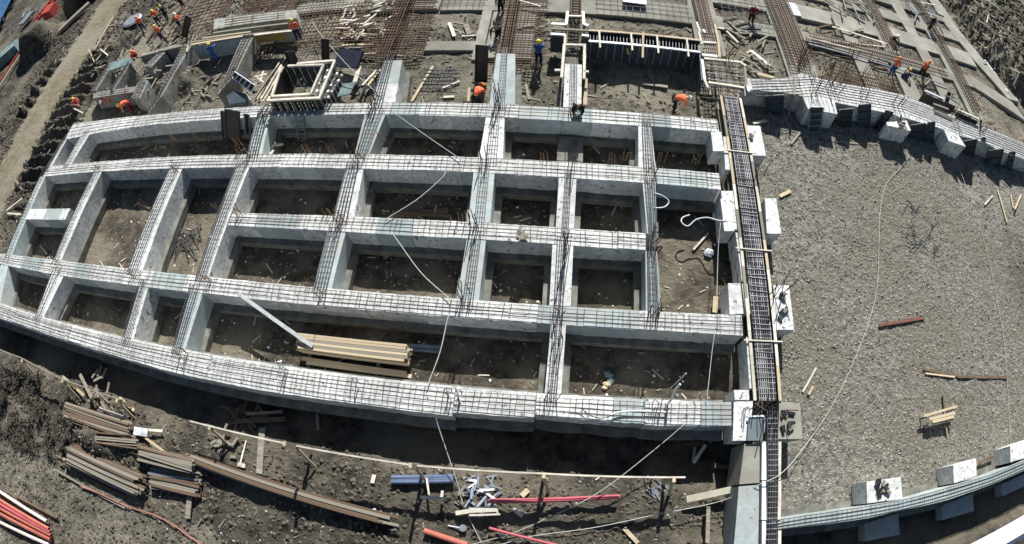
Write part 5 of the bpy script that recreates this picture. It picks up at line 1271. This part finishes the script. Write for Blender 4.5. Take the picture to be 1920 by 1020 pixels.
# cables, ropes and hoses
def cable(label, pts, rad, m, cat='cable', name='cable'):
    P = []
    for i in range(len(pts)):
        P.append(Vector(pts[i]))
    out = []
    for i in range(len(P) - 1):
        p0, p1, p2, p3 = P[max(i - 1, 0)], P[i], P[i + 1], P[min(i + 2, len(P) - 1)]
        for k in range(6):
            t = k / 6; out.append(.5 * ((2 * p1) + (p2 - p0) * t + (2 * p0 - 5 * p1 + 4 * p2 - p3) * t * t + (3 * p1 - p0 - 3 * p2 + p3) * t ** 3))
    out.append(P[-1]); o = MB().tube(out, rad * .72, 6).build(name, m, smooth=True); return tag(o, label, cat)
Wz = lambda z, *pp: [W(a, b, z) for a, b in pp]
cable('pale cord spanning the far cell beside the middle, from beam to beam', Wz(.14, (738, 210), (745, 216), (800, 255), (855, 293), (862, 300)), .028, CABLE)
cable('pale cord curving over the cell with the brown planks', Wz(.14, (835, 322), (828, 334), (782, 374), (728, 408), (722, 413)), .028, CABLE)
cable('pale cord crossing the third row of cells', Wz(.14, (736, 438), (746, 452), (790, 512), (840, 558), (843, 566)), .028, CABLE)
cable('pale cord crossing the long pit beside the timber stack', Wz(.14, (842, 590), (838, 603), (825, 660), (803, 719), (800, 726)), .03, CABLE)
cable('thin cord hanging from the near beam toward the steel scrap', [W(818, 785, .1), W(822, 800, -.1), G(855, 898, .6), G(870, 950, .3), G(905, 1022, .1)], .025, CABLE)
cable('cord running down from the near beam to the lower left, over the pink pipe', [W(1284, 795, .05), W(1225, 845, -.3), G(1120, 925, .6), G(1030, 970, .3), G(960, 1000, .15), G(880, 1022, .1)], .025, CABLE)
cable('long thin rope winding over the gravel and across the caged wall', [G(1712, 252, .05), G(1700, 300, .05), G(1662, 345, .05), G(1650, 400, .05), G(1648, 460, .05), G(1641, 560, .05), G(1600, 680, .05), G(1552, 775, .05), G(1510, 835, .3), W(1468, 885, .15), W(1425, 908, .15), G(1350, 940, .5), G(1230, 965, .3), G(1110, 990, .15), G(1000, 1005, .1), G(930, 1024, .05)], .022, CABLE)
cable('pale rope along the right side of the gravel yard', [G(1795, 306, .05), G(1815, 360, .05), G(1842, 440, .05), G(1865, 540, .05), G(1882, 640, .05), G(1890, 740, .05), G(1894, 830, .05)], .022, CABLE)
cable('thin upright cord in the right long pit', [W(1341, 620, .12), W(1335, 660, .1), W(1325, 750, .12)], .022, CABLE)
cable('thin cord dropping along the edge wall of the tall narrow cell', [W(1351, 418, .06), W(1346, 480, -.2), W(1343, 590, .05)], .022, CABLE)
cable('white hose loop hanging into the tall narrow cell from the left', [W(1226, 362, .06), W(1240, 366, .0), W(1254, 377, -.2), W(1246, 388, -.2), W(1226, 390, .06)], .04, CABLEW, 'hose', 'hose')
cable('white hose with a curled end, reaching in from the edge wall', [W(1360, 414, .06), W(1345, 413, .0), W(1325, 408, -.3), W(1305, 412, -.4), W(1290, 424, -.5), W(1278, 417, -.5), W(1280, 408, -.5), W(1293, 403, -.5)], .045, CABLEW, 'hose', 'hose')
cable('thick white hose lying on the near beam', Wz(.16, (1145, 778), (1165, 772), (1200, 771), (1250, 773)), .045, CABLEW, 'hose', 'hose')
cable('dark thin cord beside the thick white hose', Wz(.15, (1070, 764), (1090, 766), (1105, 778), (1130, 784), (1160, 773)), .022, BLACK)
b_ = W(1252, 757, .05)
cable('white conduit with a blue sleeve standing up from the near beam', [b_, b_ + Vector((0, .05, .6)), b_ + Vector((-.05, .2, 1.3)), b_ + Vector((-.0, .3, 1.8))], .06, CABLEW, 'conduit', 'conduit')
cable('thin grey conduit bowing up beside the white one', [W(1241, 752, .05), W(1241, 752, .05) + Vector((-.05, .1, .9)), W(1241, 752, .05) + Vector((.1, .25, 1.7)), W(1241, 752, .05) + Vector((.35, .5, 2.2))], .035, CABLE, 'conduit', 'conduit')
for lab, px, py, hh in (('white hooked bar rising from the near beam, farthest left one', 535, 700, .9), ('white hooked bar rising from the near beam in front of the timber stack', 672, 728, .9), ('white hooked bar in the middle of the near beam, left of a pair', 846, 752, 1.3), ('white hooked bar in the middle of the near beam, right of a pair', 863, 754, 1.2)):
    c = W(px, py, 0); cable(lab, [c, c + Vector((0, .1, hh * .6)), c + Vector((.02, .2, hh)), c + Vector((.15, .22, hh + .03)), c + Vector((.18, .1, hh - .25))], .035, CABLEW, 'conduit', 'conduit')
cable('red hose winding down the near bank', [G(150, 912, .16), G(185, 925, .16), G(240, 950, .16), G(290, 966, .16), G(330, 988, .16), G(378, 1022, .16)], .04, HOSER, 'hose', 'hose')
cable('slack pale cord over the black tarp and the shaft', [W(585, 40, -.9), W(598, 60, -.5), W(640, 110, .1), W(690, 160, .1), W(718, 178, .1)], .03, CABLE)

# ================================================================== GROUND COVER
def scatter(name, material, n, region, rmin, rmax, seed, flat=.6, elong=False):
    rnd = random.Random(seed); b = MB(); pts = []
    while len(pts) < n:
        p = region(rnd)
        if p is not None: pts.append(p)
    A = np.array(pts); Z = height(A[:, 0], A[:, 1])
    for (x, y), z in zip(pts, Z):
        r_ = rmin + (rmax - rmin) * rnd.random() ** 2.5
        if elong:
            a = rnd.uniform(0, 3.14); d = Vector((math.cos(a), math.sin(a), rnd.uniform(-.1, .1))) * r_ * rnd.uniform(1, 3)
            b.bar(Vector((x, y, z + .03)) - d, Vector((x, y, z + .03)) + d, r_ * .5, .025)
        else: b.rock((x, y, z + r_ * .1), r_, rnd, flat)
    o = b.build(name, material); return tag(o, kind='stuff')
def rg_gravel(rnd):
    x, y = rnd.uniform(9.5, 36), rnd.uniform(-4, 22)
    if x > XR(y) + .7 and y < _rn(x) - .2 and y > _rs(x) + .2: return (x, y)
def rg_south(rnd):
    x, y = rnd.uniform(-34, 9), rnd.uniform(-10, 4)
    if y < H5F(x) - 1.5 * (1 + .4 * rnd.random()): return (x, y)
def rg_cells(rnd):
    x, y = rnd.uniform(-33, 8.5), rnd.uniform(3.5, 17)
    return (x, y)
def rg_north(rnd): return (rnd.uniform(-34, 32), rnd.uniform(18.4, 38))
def rg_left(rnd):
    x, y = rnd.uniform(-50, -30), rnd.uniform(0, 34)
    if x < XI(y) - .8 and abs(x - road_x(y)) > 2.1: return (x, y)
scatter('gravel_stones', STONE, 26000, rg_gravel, .018, .075, 1)
scatter('dark_gravel_stones', mat('stone_dark', (.12, .115, .105), (.07, .07, .065)), 9000, rg_gravel, .018, .07, 11)
scatter('coarse_stones', mat('stone_warm', (.33, .31, .26), (.2, .19, .16), 2, .9), 2200, rg_gravel, .04, .10, 12)
def rg_ne(rnd):
    x, y = rnd.uniform(33, 48), rnd.uniform(20, 44)
    if x > np.interp(y, [20, 28, 31, 35, 40, 60], [38.6, 37.4, 35.4, 34.4, 33.9, 33.5]) + .3: return (x, y)
scatter('berm_clods', CLOD, 5000, rg_ne, .06, .35, 21)
scatter('berm_sticks', WOODG, 300, rg_ne, .1, .5, 22, elong=True)
scatter('soil_clods', CLOD, 16000, rg_south, .02, .16, 2)
scatter('north_soil_clods', CLOD, 9000, rg_north, .03, .17, 3)
scatter('bank_clods', CLOD, 8000, rg_left, .04, .22, 4)
scatter('cell_rubble', STONE, 2600, rg_cells, .02, .09, 5)
scatter('pale_rubble', PAPER, 420, rg_cells, .03, .10, 15)
scatter('bank_rubble', STONE, 1500, rg_south, .02, .09, 16)
scatter('wood_scraps', WOODW, 420, rg_cells, .04, .14, 6, elong=True)
scatter('bank_scraps', WOODG, 700, rg_south, .03, .12, 7, elong=True)
scatter('north_scraps', WOODG, 1500, rg_north, .06, .24, 8, elong=True)
scatter('left_scraps', WOODG, 200, rg_left, .06, .28, 9, elong=True)
ROOT_C = G(58, 770)
def rg_roots(rnd):
    a, r_ = rnd.uniform(0, 6.28), math.sqrt(rnd.random())
    c = ROOT_C; return (c.x + math.cos(a) * r_ * 5.2, c.y + math.sin(a) * r_ * 2.2)
def roots():
    rnd = random.Random(5); b = MB(); P = np.array([rg_roots(rnd) for _ in range(6500)])
    P = P[fbm(P[:, 0], P[:, 1], .9, 91, 3) > -.02]; Z = height(P[:, 0], P[:, 1])
    for (x, y), z in zip(P, Z):
        p = Vector((x, y, z + rnd.uniform(0, .35))); q = p + Vector((rnd.uniform(-.4, .4), rnd.uniform(-.4, .4), rnd.uniform(-.1, .35)))
        b.tube([p, p.lerp(q, .5) + Vector((rnd.uniform(-.1, .1), rnd.uniform(-.1, .1), .05)), q], rnd.uniform(.015, .05), 4, .01)
    tag(b.build('root_heap', ROOTS), kind='stuff')
roots()
bricks('long boards dumped on the soil beyond the corner formwork', 1400, 60, 9, -1.2, 1.2, WOODG, 1.4, 'offcut_heap', 'offcuts', .12)
bricks('boards strewn over the far strips near the dark steel beam', 1600, 30, 12, -1.1, 2.4, WOODG, 2.0, 'offcut_heap', 'offcuts', .12)
bricks('boards and bars strewn around the crossing poles at the top right', 1730, 22, 10, -1.1, 1.6, STEELG, 1.8, 'offcut_heap', 'offcuts', .1)
bricks('planks lying beyond the bench wall at the top', 480, 12, 14, -1.1, 3.0, WOODG, 2.2, 'offcut_heap', 'offcuts', .14)
bricks('scraps lying on the mud between the road rail and the walls', 215, 110, 10, -.5, 1.8, WOODG, 1.1, 'offcut_heap', 'offcuts', .12)
bricks('poles scattered near the round metal lid', 290, 20, 12, -1.0, 3.0, WOODG, 2.2, 'offcut_heap', 'offcuts', .1)
# low weeds and rubbish among the pits
bricks('dark offcuts thrown in the trench under the near beam', 470, 775, 14, -1.6, .9, WOODB, .8, 'offcut_heap', 'offcuts')
bricks('pale blocks around the wide weathered plank', 425, 825, 14, -1.1, .7, WOODG, .3, 'offcut_heap', 'offcuts')
bricks('white chips below the near end of the narrow brown run', 715, 965, 6, -1.1, .3, CABLEW, .15, 'offcut_heap', 'offcuts')
bricks('rotten boards lying on the slope under the root heap', 190, 730, 10, -1.0, .9, WOODG, .6, 'offcut_heap', 'offcuts')
bricks('brown boards piled on the earth heap of the left corner', 285, 150, 16, -.4, 1.3, WOODG, 1.0, 'offcut_heap', 'offcuts')
bricks('shattered timber left of the tray with five cells', 380, 165, 10, -1.3, 1.2, WOODG, .7, 'offcut_heap', 'offcuts')
